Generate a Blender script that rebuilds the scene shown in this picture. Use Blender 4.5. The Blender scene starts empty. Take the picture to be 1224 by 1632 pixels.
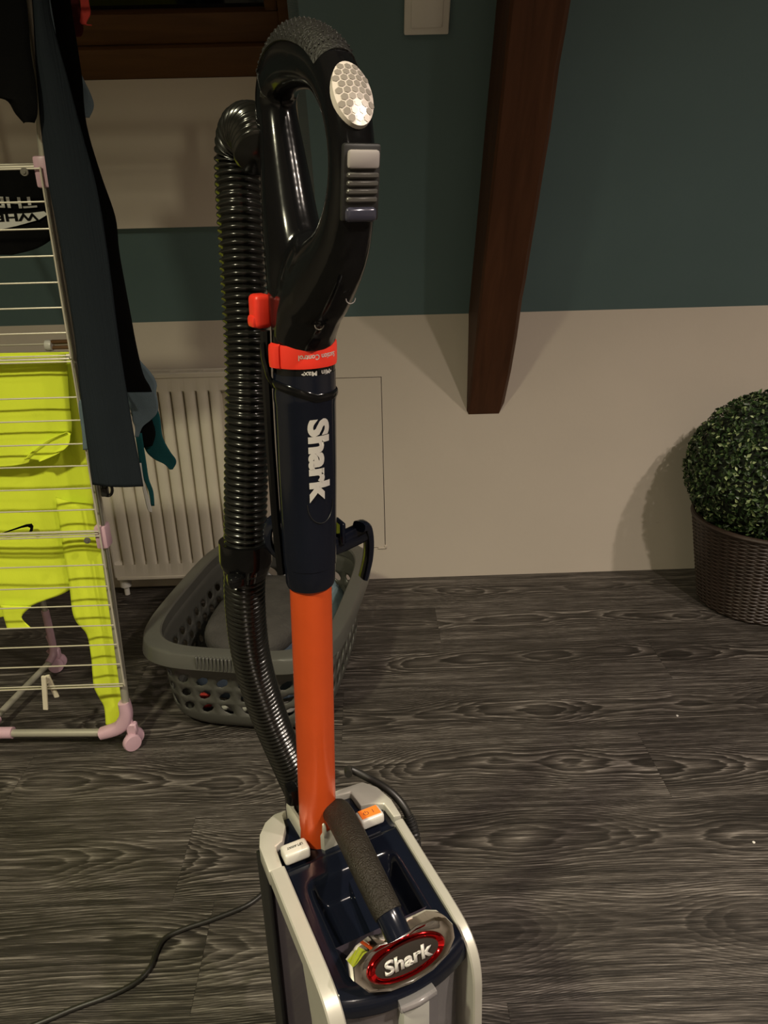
import bpy, bmesh, math, random
from mathutils import Vector, Matrix, noise
random.seed(7)
R = math.radians
S = bpy.context.scene
COL = S.collection

# ------------------------------------------------------------------ camera
PITCH, YAW, ROLL, FPX = R(22), R(1.0), 0.025, 1179.0
fw = Vector((math.sin(YAW)*math.cos(PITCH), math.cos(YAW)*math.cos(PITCH), -math.sin(PITCH)))
rt = Vector((math.cos(YAW), -math.sin(YAW), 0)); up = rt.cross(fw)
rt2 = rt*math.cos(ROLL) - up*math.sin(ROLL); up2 = rt2.cross(fw)
cd = bpy.data.cameras.new('camera'); cam = bpy.data.objects.new('camera', cd); COL.objects.link(cam)
m = Matrix((rt2, up2, -fw)).transposed().to_4x4(); m.translation = (0, 0, 1.046)
cam.matrix_world = m
cd.sensor_fit = 'VERTICAL'; cd.sensor_height = 36; cd.lens = 36*FPX/1632; cd.clip_start = 0.02
S.camera = cam

# ------------------------------------------------------------------ world, lamps, exposure
S.view_settings.view_transform = 'Standard'; S.view_settings.look = 'None'
S.view_settings.gamma = 1; S.view_settings.use_curve_mapping = False
S.view_settings.exposure = 0.30
w = bpy.data.worlds.new('night'); S.world = w; w.use_nodes = True
w.node_tree.nodes['Background'].inputs[0].default_value = (0.02, 0.03, 0.05, 1)
w.node_tree.nodes['Background'].inputs[1].default_value = 0.02
def lamp(name, loc, power, col, rad=0.03, target=None, size=150, blend=.6):
    l = bpy.data.lights.new(name, 'SPOT'); l.energy = power; l.color = col; l.shadow_soft_size = rad
    l.spot_size = R(size); l.spot_blend = blend
    o = bpy.data.objects.new(name, l); COL.objects.link(o); o.location = loc
    t = Vector(target or (loc[0], loc[1], 0)) - Vector(loc)
    o.rotation_euler = t.to_track_quat('-Z', 'Y').to_euler()
    return o
lamp('ceiling_and_fill_spot', (1.55, .15, 2.25), 115, (1, .86, .73), .035, size=144, blend=1)
lamp('ceiling_and_fill_spot', (1.10, -.30, 2.25), 135, (1, .86, .73), .035, size=144, blend=1)
lamp('ceiling_and_fill_spot', (-.90, -.30, 2.25), 165, (1, .935, .64), .07, size=144, blend=1)
lamp('ceiling_and_fill_spot', (0.25, -2.20, 2.30), 85, (1, .86, .72), .06, size=138, blend=1)  # added rear fill: brightens front faces and the wall mirrored in the emblem

# ------------------------------------------------------------------ material helpers
def newmat(name):
    m = bpy.data.materials.new(name); m.use_nodes = True
    nt = m.node_tree; nt.nodes.clear()
    out = nt.nodes.new('ShaderNodeOutputMaterial')
    return m, nt, out
def N(nt, t, **kw):
    n = nt.nodes.new(t)
    for k, v in kw.items():
        if k.startswith('i_'):
            key = k[2:]
            key = int(key) if key.isdigit() else key
            n.inputs[key].default_value = v
        else: setattr(n, k, v)
    return n
def ramp(nt, stops):
    r = nt.nodes.new('ShaderNodeValToRGB'); e = r.color_ramp.elements
    while len(e) < len(stops): e.new(.5)
    for x, (p, c) in zip(e, stops):
        x.position = p; x.color = (*c, 1) if len(c) == 3 else c
    return r
def mat(name, col, rough=.5, metal=0., var=.08, scale=8, bump=0., bscale=60, coat=0., stretch=(1, 1, 1), spec=.5, detail=4):
    """principled with a little tonal variation and relief"""
    m, nt, out = newmat(name); L = nt.links.new
    b = N(nt, 'ShaderNodeBsdfPrincipled'); L(b.outputs[0], out.inputs[0])
    tc = N(nt, 'ShaderNodeTexCoord'); mp = N(nt, 'ShaderNodeMapping'); mp.inputs['Scale'].default_value = stretch
    L(tc.outputs['Object'], mp.inputs[0])
    n1 = N(nt, 'ShaderNodeTexNoise', i_Scale=scale, i_Detail=detail); L(mp.outputs[0], n1.inputs['Vector'])
    r = ramp(nt, [(.3, tuple(c*(1-var) for c in col)), (.7, tuple(min(1, c*(1+var)) for c in col))])
    L(n1.outputs['Fac'], r.inputs[0]); L(r.outputs[0], b.inputs['Base Color'])
    b.inputs['Roughness'].default_value = rough; b.inputs['Metallic'].default_value = metal
    b.inputs['Coat Weight'].default_value = coat; b.inputs['Specular IOR Level'].default_value = spec
    if bump:
        n2 = N(nt, 'ShaderNodeTexNoise', i_Scale=bscale, i_Detail=3); L(mp.outputs[0], n2.inputs['Vector'])
        bp = N(nt, 'ShaderNodeBump', i_Strength=bump, i_Distance=.002); L(n2.outputs['Fac'], bp.inputs['Height'])
        L(bp.outputs[0], b.inputs['Normal'])
    return m
def floor_mat():
    m, nt, out = newmat('grey_oak_plank'); L = nt.links.new
    b = N(nt, 'ShaderNodeBsdfPrincipled'); L(b.outputs[0], out.inputs[0])
    tc = N(nt, 'ShaderNodeTexCoord'); oi = N(nt, 'ShaderNodeObjectInfo')
    off = N(nt, 'ShaderNodeVectorMath', operation='SCALE'); cv = N(nt, 'ShaderNodeCombineXYZ', i_X=37., i_Y=0., i_Z=91.)
    L(cv.outputs[0], off.inputs[0]); L(oi.outputs['Random'], off.inputs['Scale'])
    p = N(nt, 'ShaderNodeVectorMath', operation='ADD'); L(tc.outputs['Object'], p.inputs[0]); L(off.outputs[0], p.inputs[1])
    def noisev(sc, scale, detail, dist=0., rough=.5):
        mp = N(nt, 'ShaderNodeMapping'); mp.inputs['Scale'].default_value = sc; L(p.outputs[0], mp.inputs[0])
        n = N(nt, 'ShaderNodeTexNoise', i_Scale=scale, i_Detail=detail, i_Distortion=dist, i_Roughness=rough); L(mp.outputs[0], n.inputs['Vector'])
        return n.outputs['Fac']
    sep = N(nt, 'ShaderNodeSeparateXYZ'); L(tc.outputs['Object'], sep.inputs[0])
    def M(op, a, b_=None, c_=None):
        n = N(nt, 'ShaderNodeMath', operation=op)
        for i, v in enumerate((a, b_, c_)):
            if v is None: continue
            if isinstance(v, (int, float)): n.inputs[i].default_value = v
            else: L(v, n.inputs[i])
        return n.outputs[0]
    # heart of the board wanders across its width; rings are parabolas around it
    wob = M('MULTIPLY', M('SUBTRACT', noisev((1, .0, 1), 1.6, 1), .5), .13)
    y = M('ADD', sep.outputs['Y'], wob)
    par = M('MULTIPLY', M('MULTIPLY', y, y), 1500.)
    low = M('MULTIPLY', noisev((1, .6, 1), 1.9, 2), 22.)
    fine = M('MULTIPLY', noisev((3, 40, 1), 2.0, 3, 0, .6), 1.3)
    f = M('ADD', M('ADD', par, low), fine)
    fr = M('FRACT', f)
    rr = ramp(nt, [(0, (.42,)*3), (.07, (1.0,)*3), (.22, (.70,)*3), (.5, (.42,)*3), (.80, (.06,)*3), (.93, (.0,)*3), (1, (.42,)*3)])
    L(fr, rr.inputs[0])
    fib = noisev((6, 210, 1), 2.5, 6, .15, .72)
    fib2 = noisev((1.6, 48, 1), 2.0, 4, .4, .62)
    tone = noisev((.9, 2.6, 1), 2.0, 3)
    amt = M('MULTIPLY', M('ADD', noisev((.8, 3., 1), 2.4, 2), -.16), 1.35)
    v = M('MULTIPLY', M('SUBTRACT', rr.outputs[0], .42), amt)
    v = M('ADD', v, M('MULTIPLY', M('SUBTRACT', fib, .5), 1.85))
    v = M('ADD', v, M('MULTIPLY', M('SUBTRACT', fib2, .5), 1.25))
    v = M('ADD', v, M('MULTIPLY', M('SUBTRACT', tone, .5), .5))
    v = M('ADD', v, M('MULTIPLY', M('SUBTRACT', oi.outputs['Random'], .5), .08))
    v = M('ADD', v, .43)
    cr = ramp(nt, [(.0, (.014, .012, .010)), (.25, (.024, .0205, .0175)), (.5, (.056, .0485, .042)), (.75, (.135, .119, .105)), (1, (.28, .255, .23))])
    L(v, cr.inputs[0]); L(cr.outputs[0], b.inputs['Base Color'])
    b.inputs['Roughness'].default_value = .48; b.inputs['Specular IOR Level'].default_value = .35
    bp = N(nt, 'ShaderNodeBump', i_Strength=.35, i_Distance=.0015); L(v, bp.inputs['Height']); L(bp.outputs[0], b.inputs['Normal'])
    return m
def wood_mat(name, a, c, rough=.6, scale=(1, 14, 14)):
    m, nt, out = newmat(name); L = nt.links.new
    b = N(nt, 'ShaderNodeBsdfPrincipled'); L(b.outputs[0], out.inputs[0])
    tc = N(nt, 'ShaderNodeTexCoord'); mp = N(nt, 'ShaderNodeMapping'); mp.inputs['Scale'].default_value = scale
    L(tc.outputs['Object'], mp.inputs[0])
    n = N(nt, 'ShaderNodeTexNoise', i_Scale=3., i_Detail=6, i_Distortion=.8); L(mp.outputs[0], n.inputs['Vector'])
    r = ramp(nt, [(.25, a), (.75, c)]); L(n.outputs['Fac'], r.inputs[0]); L(r.outputs[0], b.inputs['Base Color'])
    b.inputs['Roughness'].default_value = rough; b.inputs['Specular IOR Level'].default_value = .25
    bp = N(nt, 'ShaderNodeBump', i_Strength=.3, i_Distance=.003); L(n.outputs['Fac'], bp.inputs['Height']); L(bp.outputs[0], b.inputs['Normal'])
    return m
def cloth_mat(name, col, sc=600, stretch=(1, 1, 1), bump=.3, sheen=.0, var=.15):
    m = mat(name, col, .95, 0, var, 14, bump, sc, stretch=stretch, spec=.15 if max(col) > .05 else .03)
    m.node_tree.nodes['Principled BSDF'].inputs['Sheen Weight'].default_value = sheen
    return m
def clear_mat(name, tint, gloss=.12, rough=.05, alpha=.75):
    """thin clear plastic shell: mostly see-through with a glossy skin and a faint haze"""
    m, nt, out = newmat(name); L = nt.links.new
    t = N(nt, 'ShaderNodeBsdfTransparent'); t.inputs[0].default_value = (*tint, 1)
    g = N(nt, 'ShaderNodeBsdfGlossy'); g.inputs['Roughness'].default_value = rough
    d = N(nt, 'ShaderNodeBsdfDiffuse'); d.inputs[0].default_value = (tint[0]*.5, tint[1]*.5, tint[2]*.5, 1)
    mx = N(nt, 'ShaderNodeMixShader'); mx.inputs[0].default_value = alpha; L(d.outputs[0], mx.inputs[1]); L(t.outputs[0], mx.inputs[2])
    fz = N(nt, 'ShaderNodeLayerWeight', i_Blend=gloss)
    m2 = N(nt, 'ShaderNodeMixShader'); L(fz.outputs['Fresnel'], m2.inputs[0]); L(mx.outputs[0], m2.inputs[1]); L(g.outputs[0], m2.inputs[2])
    L(m2.outputs[0], out.inputs[0])
    return m

MT = {}
MT['wall'] = mat('beige_wall_paint', (.55, .49, .42), .75, 0, .03, 3, .12, 90, spec=.2)
MT['slope'] = mat('teal_wall_paint', (.125, .195, .205), .65, 0, .04, 3, .12, 90, spec=.25)
MT['ceil'] = mat('white_ceiling_paint', (.62, .57, .50), .8, 0, .03, 3)
MT['floor'] = floor_mat()
MT['under'] = mat('plank_underlay', (.012, .011, .010), .9)
MT['beam'] = wood_mat('dark_stained_beam', (.055, .021, .009), (.100, .040, .018), .55, (14, 14, 1.2))
MT['winwood'] = wood_mat('stained_pine_frame', (.085, .040, .014), (.13, .062, .022), .5, (1.5, 14, 14))
MT['night'] = mat('dark_window_glass', (.004, .004, .005), .04, 0, 0, 2)
MT['rad'] = mat('cream_radiator_enamel', (.66, .61, .51), .35, 0, .02, 4)
MT['raddark'] = mat('radiator_gap', (.10, .09, .075), .8)
MT['switch'] = mat('ivory_switch_plastic', (.78, .76, .70), .35, 0, .02, 4)
MT['black'] = mat('glossy_black_plastic', (.0045, .0045, .005), .13, 0, .1, 20, spec=.26)
MT['blackmatt'] = mat('matt_black_plastic', (.014, .014, .014), .45, 0, .1, 20)
MT['hose'] = mat('black_hose_plastic', (.008, .008, .007), .20, 0, .1, 20)
MT['navy'] = mat('glossy_navy_plastic', (.005, .0065, .0125), .14, 0, .1, 20, spec=.32)
MT['orange'] = mat('orange_enamel_tube', (.56, .074, .014), .24, .15, .05, 30, .05, 400)
MT['red'] = mat('red_plastic', (.78, .035, .018), .4, 0, .04, 20)
MT['silver'] = mat('silver_painted_plastic', (.50, .485, .43), .38, .35, .03, 40)
MT['white'] = mat('pale_silver_button', (.62, .60, .55), .35, .1, .03, 30)
MT['orangebtn'] = mat('orange_button_face', (.95, .22, .03), .45, 0, .04, 30)
MT['chrome'] = mat('chrome_plating', (.86, .84, .80), .06, 1, .01, 10)
MT['redchrome'] = mat('red_chrome', (.85, .02, .025), .08, 1, .02, 10)
MT['darkbadge'] = mat('dark_badge_face', (.020, .016, .013), .5, 0, .1, 10, spec=.2)
MT['letter'] = mat('silver_lettering', (.50, .48, .45), .4, .1, .02, 30)
MT['badgeline'] = mat('bright_reflector', (.80, .72, .66), .25, .2, .02, 30)
MT['badgehex'] = mat('grey_reflector_cell', (.36, .32, .285), .3, .3, .06, 30)
MT['rubber'] = mat('bronze_textured_rubber', (.024, .020, .015), .38, .45, .15, 60, .9, 700)
MT['gripdots'] = mat('textured_grip_rubber', (.012, .011, .0095), .5, .1, .15, 60, .9, 500)
MT['clear'] = clear_mat('clear_cup_plastic', (.80, .77, .79), .12, .06, .72)
MT['purple'] = clear_mat('smoked_purple_plastic', (.30, .25, .32), .12, .08, .5)
MT['cupdark'] = mat('dark_cup_interior', (.035, .03, .038), .5)
MT['cupgrey'] = mat('grey_cup_interior', (.33, .30, .29), .6)
MT['latch'] = mat('grey_latch_plastic', (.36, .36, .33), .4)
MT['ribgrey'] = mat('dark_grey_ribs', (.10, .095, .088), .3, .2)
MT['lens'] = mat('dark_blue_lens', (.05, .05, .075), .15, .2)
MT['cord'] = mat('black_cord_rubber', (.016, .015, .013), .4)
MT['steel'] = mat('grey_painted_steel', (.42, .40, .33), .35, .4, .04, 20)
MT['wire'] = mat('coated_wire', (.62, .58, .48), .35, .3, .03, 20)
MT['postwire'] = mat('dark_grey_steel', (.22, .21, .18), .35, .5, .04, 20)
MT['pink'] = mat('lilac_plastic', (.55, .36, .43), .4, 0, .04, 20)
MT['yellow'] = cloth_mat('neon_yellow_jersey', (.74, .86, .055), 420, (1, 1, .35), .15, var=.05)
MT['navycloth'] = cloth_mat('ribbed_navy_cloth', (.0165, .021, .026), 300, (1, 1, .02), .9)
MT['blackcloth'] = cloth_mat('black_cloth', (.005, .005, .005), 500)
MT['denim'] = cloth_mat('pale_denim', (.135, .185, .215), 500, var=.2)
MT['teal'] = cloth_mat('teal_cloth', (.010, .070, .078), 500)
MT['redcloth'] = cloth_mat('coral_lace_cloth', (.55, .06, .05), 250, var=.3)
MT['wine'] = cloth_mat('wine_red_cloth', (.06, .010, .012), 300)
MT['printwhite'] = mat('white_fabric_print', (.50, .50, .47), .8)
MT['basket'] = mat('grey_basket_plastic', (.078, .078, .069), .36, 0, .05, 10)
MT['towel'] = cloth_mat('charcoal_fleece', (.060, .056, .052), 160, bump=.8, var=.25)
MT['jeans'] = cloth_mat('faded_blue_denim', (.10, .135, .18), 400)
MT['whitecloth'] = cloth_mat('white_cotton', (.62, .60, .56), 300)
MT['pot'] = mat('brown_rattan', (.036, .023, .017), .45, 0, .2, 30)
MT['leafdark'] = mat('topiary_core', (.010, .016, .008), .9)
MT['peg'] = wood_mat('bleached_wood_peg', (.55, .50, .38), (.68, .62, .50), .7, (14, 14, 2))
MT['pegbrown'] = wood_mat('brown_wood_peg', (.14, .07, .03), (.2, .11, .05), .7, (2, 14, 14))
MT['crumb'] = mat('white_paper_crumb', (.7, .68, .63), .8)
def leaf_mat():
    m, nt, out = newmat('box_leaf'); L = nt.links.new
    b = N(nt, 'ShaderNodeBsdfPrincipled'); L(b.outputs[0], out.inputs[0])
    g = N(nt, 'ShaderNodeNewGeometry')
    r = ramp(nt, [(0, (.010, .024, .007)), (.55, (.026, .056, .016)), (.82, (.075, .13, .040)), (1, (.36, .44, .20))])  # palest tones paint highlights onto a random share of the leaves
    L(g.outputs['Random Per Island'], r.inputs[0]); L(r.outputs[0], b.inputs['Base Color'])
    b.inputs['Roughness'].default_value = .38
    return m
MT['leaf'] = leaf_mat()

# ------------------------------------------------------------------ object helpers
def link(name, me, m=None, parent=None):
    o = bpy.data.objects.new(name, me); COL.objects.link(o)
    if m and me is not None and not me.materials: me.materials.append(m)
    if parent: o.parent = parent
    return o
def obj(name, bm, m, parent=None, smooth=True, angle=40):
    bmesh.ops.recalc_face_normals(bm, faces=bm.faces)
    me = bpy.data.meshes.new(name); bm.to_mesh(me); bm.free()
    if smooth:
        me.shade_smooth(); me.set_sharp_from_angle(angle=R(angle))
    return link(name, me, m, parent)
def empty(name, label, cat, loc=(0, 0, 0), rz=0, group=None):
    o = bpy.data.objects.new(name, None); COL.objects.link(o); o.location = loc; o.rotation_euler[2] = rz
    o.empty_display_size = .05
    return tag(o, label, cat, group)
def tag(o, label, cat, group=None):
    o['label'] = label; o['category'] = cat
    if group: o['group'] = group
    return o
def structure(o): o['kind'] = 'structure'; return o
def stuff(o): o['kind'] = 'stuff'; return o

def box(bm, lo, hi, bev=0., seg=2, mtx=None):
    t = bmesh.new(); bmesh.ops.create_cube(t, size=1)
    c = [(a+b)/2 for a, b in zip(lo, hi)]; s = [abs(b-a) for a, b in zip(lo, hi)]
    for v in t.verts: v.co = Vector((v.co.x*s[0]+c[0], v.co.y*s[1]+c[1], v.co.z*s[2]+c[2]))
    if bev: bmesh.ops.bevel(t, geom=list(t.edges), offset=bev, segments=seg, affect='EDGES', profile=.5)
    if mtx is not None: bmesh.ops.transform(t, matrix=mtx, verts=t.verts)
    join(bm, t)
def join(bm, t):
    me = bpy.data.meshes.new('tmp'); t.to_mesh(me); t.free(); bm.from_mesh(me); bpy.data.meshes.remove(me)
def cr(pts, n=8, closed=False):
    """Catmull-Rom through tuples of any length"""
    out = []; k = len(pts); last = k if closed else k-1
    for i in range(last):
        P = [pts[(i+j) % k] if closed else pts[max(0, min(k-1, i+j))] for j in (-1, 0, 1, 2)]
        for s in range(n):
            t = s/n; t2 = t*t; t3 = t2*t
            out.append(tuple(.5*((2*b)+(-a+c)*t+(2*a-5*b+4*c-d)*t2+(-a+3*b-3*c+d)*t3) for a, b, c, d in zip(*P)))
    if not closed: out.append(tuple(pts[-1]))
    return out
def rings(bm, rr, cap=True, closed=False):
    vv = [[bm.verts.new(p) for p in r] for r in rr]; n = len(vv[0])
    k = len(vv)
    for i in range(k if closed else k-1):
        a, b = vv[i], vv[(i+1) % k]
        for j in range(n): bm.faces.new((a[j], a[(j+1) % n], b[(j+1) % n], b[j]))
    if cap and not closed:
        bm.faces.new(vv[0]); bm.faces.new(vv[-1])
    return vv
def sweep(bm, path, rad, n=14, side=None, cap=True, power=2.0, closed=False):
    """tube along path; rad(i)->r or (ra, rb); 'side' fixes the first axis of the section"""
    P = [Vector(p) for p in path]; k = len(P); rr = []; prev = None
    for i in range(k):
        if closed: t = P[(i+1) % k]-P[(i-1) % k]
        else: t = P[min(i+1, k-1)]-P[max(i-1, 0)]
        t.normalize()
        if side is not None: a = Vector(side)
        elif prev is None: a = Vector((0, 0, 1)) if abs(t.z) < .9 else Vector((1, 0, 0))
        else: a = prev
        a = (a-t*a.dot(t)).normalized(); b = t.cross(a); prev = a
        r = rad(i) if callable(rad) else rad
        ra, rb = r if isinstance(r, (tuple, list)) else (r, r)
        ring = []
        for j in range(n):
            q = 2*math.pi*j/n; c, s = math.cos(q), math.sin(q)
            if power != 2: c, s = math.copysign(abs(c)**(2/power), c), math.copysign(abs(s)**(2/power), s)
            ring.append(P[i]+a*(ra*c)+b*(rb*s))
        rr.append(ring)
    rings(bm, rr, cap, closed)
def lathe(bm, prof, n=32, c=(0, 0, 0), cap=True):
    rings(bm, [[(c[0]+r*math.cos(2*math.pi*j/n), c[1]+r*math.sin(2*math.pi*j/n), c[2]+z) for j in range(n)] for r, z in prof], cap)
def prism(bm, poly, z0, z1, bev=0.):
    t = bmesh.new(); a = [t.verts.new((x, y, z0)) for x, y in poly]; f = t.faces.new(a)
    r = bmesh.ops.extrude_face_region(t, geom=[f]); vs = [v for v in r['geom'] if isinstance(v, bmesh.types.BMVert)]
    for v in vs: v.co.z = z1
    bmesh.ops.recalc_face_normals(t, faces=t.faces)
    if bev: bmesh.ops.bevel(t, geom=[e for e in t.edges], offset=bev, segments=2, affect='EDGES', profile=.5, clamp_overlap=True)
    join(bm, t)
def pieces(name, m, parent, items):
    for lo, hi, bev in items:
        bm = bmesh.new(); box(bm, lo, hi, bev, 1); obj(name, bm, m, parent)

def text_bm(body, size, bold=.0, shear=0., cuts=10):
    """flat letters in the xy plane, origin in the middle, sliced so that they can be wrapped"""
    cu = bpy.data.curves.new('txt', 'FONT'); cu.body = body; cu.size = size; cu.offset = bold*size; cu.shear = shear
    cu.align_x = 'CENTER'; cu.align_y = 'CENTER'; cu.resolution_u = 4
    o = bpy.data.objects.new('txt', cu); COL.objects.link(o)
    dg = bpy.context.evaluated_depsgraph_get(); me = bpy.data.meshes.new_from_object(o.evaluated_get(dg))
    bm = bmesh.new(); bm.from_mesh(me); bpy.data.meshes.remove(me); bpy.data.objects.remove(o); bpy.data.curves.remove(cu)
    bmesh.ops.remove_doubles(bm, verts=bm.verts, dist=1e-6)
    xs = [v.co.x for v in bm.verts]; ys = [v.co.y for v in bm.verts]
    cx, cy = (min(xs)+max(xs))/2, (min(ys)+max(ys))/2
    for v in bm.verts: v.co.x -= cx; v.co.y -= cy
    for ax, q in ((0, xs), (1, ys)):
        h = (max(q)-min(q))/2
        for i in range(1, cuts):
            p = [0, 0, 0]; p[ax] = -h+2*h*i/cuts; nn = [0, 0, 0]; nn[ax] = 1
            bmesh.ops.bisect_plane(bm, geom=bm.verts[:]+bm.edges[:]+bm.faces[:], plane_co=p, plane_no=nn)
    return bm
def fit(bm, w, h):
    xs = [v.co.x for v in bm.verts]; ys = [v.co.y for v in bm.verts]
    sx = w/(max(xs)-min(xs)); sy = h/(max(ys)-min(ys))
    for v in bm.verts: v.co.x *= sx; v.co.y *= sy
    return bm
def warp(bm, fn):
    for v in bm.verts: v.co = Vector(fn(v.co.x, v.co.y, v.co.z))
    return bm
def thicken(bm, d):
    """push a copy of flat faces d metres along their common normal"""
    bmesh.ops.recalc_face_normals(bm, faces=bm.faces)
    n = max(bm.faces, key=lambda f: f.calc_area()).normal.copy()
    r = bmesh.ops.extrude_face_region(bm, geom=bm.faces[:])
    for v in r['geom']:
        if isinstance(v, bmesh.types.BMVert): v.co += n*d
    return bm

# ================================================================== THE ROOM
YW = 2.04; ZW = .790; TH = R(57)
UP = Vector((0, -math.cos(TH), math.sin(TH))); NR = Vector((0, -math.sin(TH), -math.cos(TH)))   # slope: uphill, into room
def sl(x, z, off=0.):
    """a point on the roof slope at height z, off metres proud of it"""
    k = (z-ZW)/UP.z; p = Vector((x, YW, ZW))+UP*k
    return p+NR*off
XL, XR, YB, ZC = -2.3, 3.0, -2.6, 2.5
# floor: a slab with each plank on it
bm = bmesh.new(); box(bm, (XL, YB, -.06), (XR, YW, -.009))
floor = structure(obj('floor', bm, MT['under'], None, False))
PW = .19; row = 0; y1 = YW; cache = {}
while y1 > YB+.02:
    y0 = max(YB, y1-PW); x = XL-[.55, .1, .85, .35, 1.0, .62][row % 6]
    while x < XR:
        a, b = max(x, XL), min(x+1.285, XR)
        if b-a > .03:
            key = (round(b-a, 3), round(y1-y0, 3))
            if key not in cache:
                bm = bmesh.new(); box(bm, (-(b-a)/2+.0001, -(y1-y0)/2+.0001, -.008), ((b-a)/2-.0001, (y1-y0)/2-.0001, 0), .0002, 1)
                me = bpy.data.meshes.new('plank'); bm.to_mesh(me); bm.free(); me.materials.append(MT['floor']); cache[key] = me
            p = link('plank', cache[key], None, floor); p.location = ((a+b)/2, (y0+y1)/2, 0)
        x += 1.285
    y1 -= PW; row += 1
# knee wall with an access hatch let into it
bm = bmesh.new()
hx0, hx1, hz0, hz1 = -.26, .037, .106, .625
for lo, hi in (((XL, 0), (hx0-.001, ZW)), ((hx1+.001, 0), (XR, ZW)), ((hx0-.001, 0), (hx1+.001, hz0-.001)), ((hx0-.001, hz1+.001), (hx1+.001, ZW))):
    box(bm, (lo[0], YW, lo[1]), (hi[0], YW+.05, hi[1]))
wall = structure(obj('wall_back', bm, MT['wall'], None, False))
bm = bmesh.new(); box(bm, (hx0+.0008, YW-.001, hz0+.001), (hx1-.0008, YW+.04, hz1-.001), .0008, 1)
obj('hatch_panel', bm, MT['wall'], wall)
bm = bmesh.new(); box(bm, (hx1-.022, YW-.004, hz0-.0035), (hx1+.004, YW+.002, hz0+.001), .001, 1)
box(bm, (hx1-.002, YW-.004, hz0-.002), (hx1+.004, YW+.002, hz0+.008), .001, 1)
obj('hatch_sealant', bm, MT['wall'], wall)
# roof slope with the opening for the roof window, and the flat ceiling beyond
wx0, wx1, wz0, wz1 = -1.05, -.128, 1.046, 1.95
bm = bmesh.new()
def slab(bm, x0, x1, z0, z1, t=.03):
    q = [sl(x0, z0), sl(x1, z0), sl(x1, z1), sl(x0, z1)]; q2 = [p-NR*t for p in q]
    rings(bm, [q, q2])
slab(bm, XL, XR, ZW, wz0); slab(bm, XL, wx0, wz0, ZC); slab(bm, wx1, XR, wz0, ZC); slab(bm, wx0, wx1, wz1, ZC)
structure(obj('ceiling', bm, MT['slope'], None, False))
yc = sl(0, ZC).y
bm = bmesh.new(); box(bm, (XL, YB, ZC), (XR, yc, ZC+.05)); structure(obj('ceiling_flat', bm, MT['ceil'], None, False)).name = 'ceiling'
for nm, lo, hi in (('wall_left', (XL-.05, YB, 0), (XL, YW, ZC)), ('wall_right', (XR, YB, 0), (XR+.05, YW, ZC)), ('wall_front', (XL, YB-.05, 0), (XR, YB, ZC))):
    bm = bmesh.new(); box(bm, lo, hi); structure(obj(nm, bm, MT['wall'], None, False))
# beige lining of the window recess: vertical sill face, side faces, head
T = .155; dz = T/math.cos(TH)      # vertical rise of the sill face
bm = bmesh.new()
p0 = sl(0, wz0); yb = p0.y
box(bm, (wx0-.02, yb, wz0-.02), (wx1+.02, yb+.02, wz0+dz))
structure(obj('trim_1', bm, MT['wall'], None, False))
bm = bmesh.new()
for x0, x1 in ((wx0-.02, wx0), (wx1, wx1+.02)):
    a = [sl(x0, wz0), sl(x0, wz1), sl(x0, wz1, -T), Vector((x0, yb, wz0+dz))]
    rings(bm, [a, [p+Vector((x1-x0, 0, 0)) for p in a]])
structure(obj('trim_2', bm, MT['wall'], None, False))
# window: frame members, sash members, dark pane, all in the slope's tilt
def tilt_box(bm, x0, x1, s0, s1, o0, o1, bev=.004):
    """s uphill along the slope from the top of the sill face, o outward from the window's inner plane"""
    base = Vector((0, yb, wz0+dz))
    mtx = Matrix((Vector((1, 0, 0)), UP, NR)).transposed().to_4x4(); mtx.translation = base
    box(bm, (x0, s0, o0), (x1, s1, o1), bev, 2, mtx)
win = structure(bpy.data.objects.new('window_1', None)); COL.objects.link(win)
for nm, a in (('window_frame', (wx0, wx1, 0, .062, -.05, .002)), ('window_frame', (wx0, wx0+.05, .062, .95, -.05, .0)), ('window_frame', (wx1-.034, wx1-.001, .062, .95, -.05, .0)),
              ('window_sash', (wx0+.05, wx1-.034, .063, .122, -.05, -.012)), ('window_sash', (wx0+.05, wx0+.11, .122, .94, -.05, -.012)), ('window_sash', (wx1-.062, wx1-.035, .122, .94, -.05, -.012))):
    bm = bmesh.new(); tilt_box(bm, *a); obj(nm, bm, MT['winwood'], win)
bm = bmesh.new(); tilt_box(bm, wx0+.05, wx1-.04, .11, .95, -.045, -.036, 0); obj('window_pane', bm, MT['night'], win)

# ------------------------------------------------------------------ rafter
bm = bmesh.new()
nseg = 46; rr = []
for i in range(nseg+1):
    s = -.55+2.7*i/nseg
    cxx = .3315-.018*max(0, s); hw = .0545
    chip = max(0, noise.noise((s*5, 3.1, 0)))*.014+abs(noise.noise((s*19, 7.7, 2)))*.005
    lw = noise.noise((s*3, 1.0, 5))*.003
    base = Vector((0, YW, ZW))+UP*s
    off = .150+noise.noise((s*2.2, 9, 1))*.004
    sec = [(-hw-lw, -.01), (-hw-lw, off-.006), (-hw+.005, off), (hw-.012-chip, off), (hw-chip*.5-.002, off-.012-chip), (hw, off-.05), (hw, -.01)]
    rr.append([base+Vector((cxx+a, 0, 0))+NR*b for a, b in sec])
rings(bm, rr)
g = lambda: bm.verts[:]+bm.edges[:]+bm.faces[:]
for co, no in (((0, YW-.0005, 0), (0, 1, 0)), (tuple(sl(0, ZW, .0005)), tuple(-NR)), ((0, 0, ZC-.0005), (0, 0, 1))):
    r = bmesh.ops.bisect_plane(bm, geom=g(), plane_co=co, plane_no=no, clear_outer=True)
    bmesh.ops.holes_fill(bm, edges=[e for e in bm.edges if e.is_boundary], sides=0)
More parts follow.
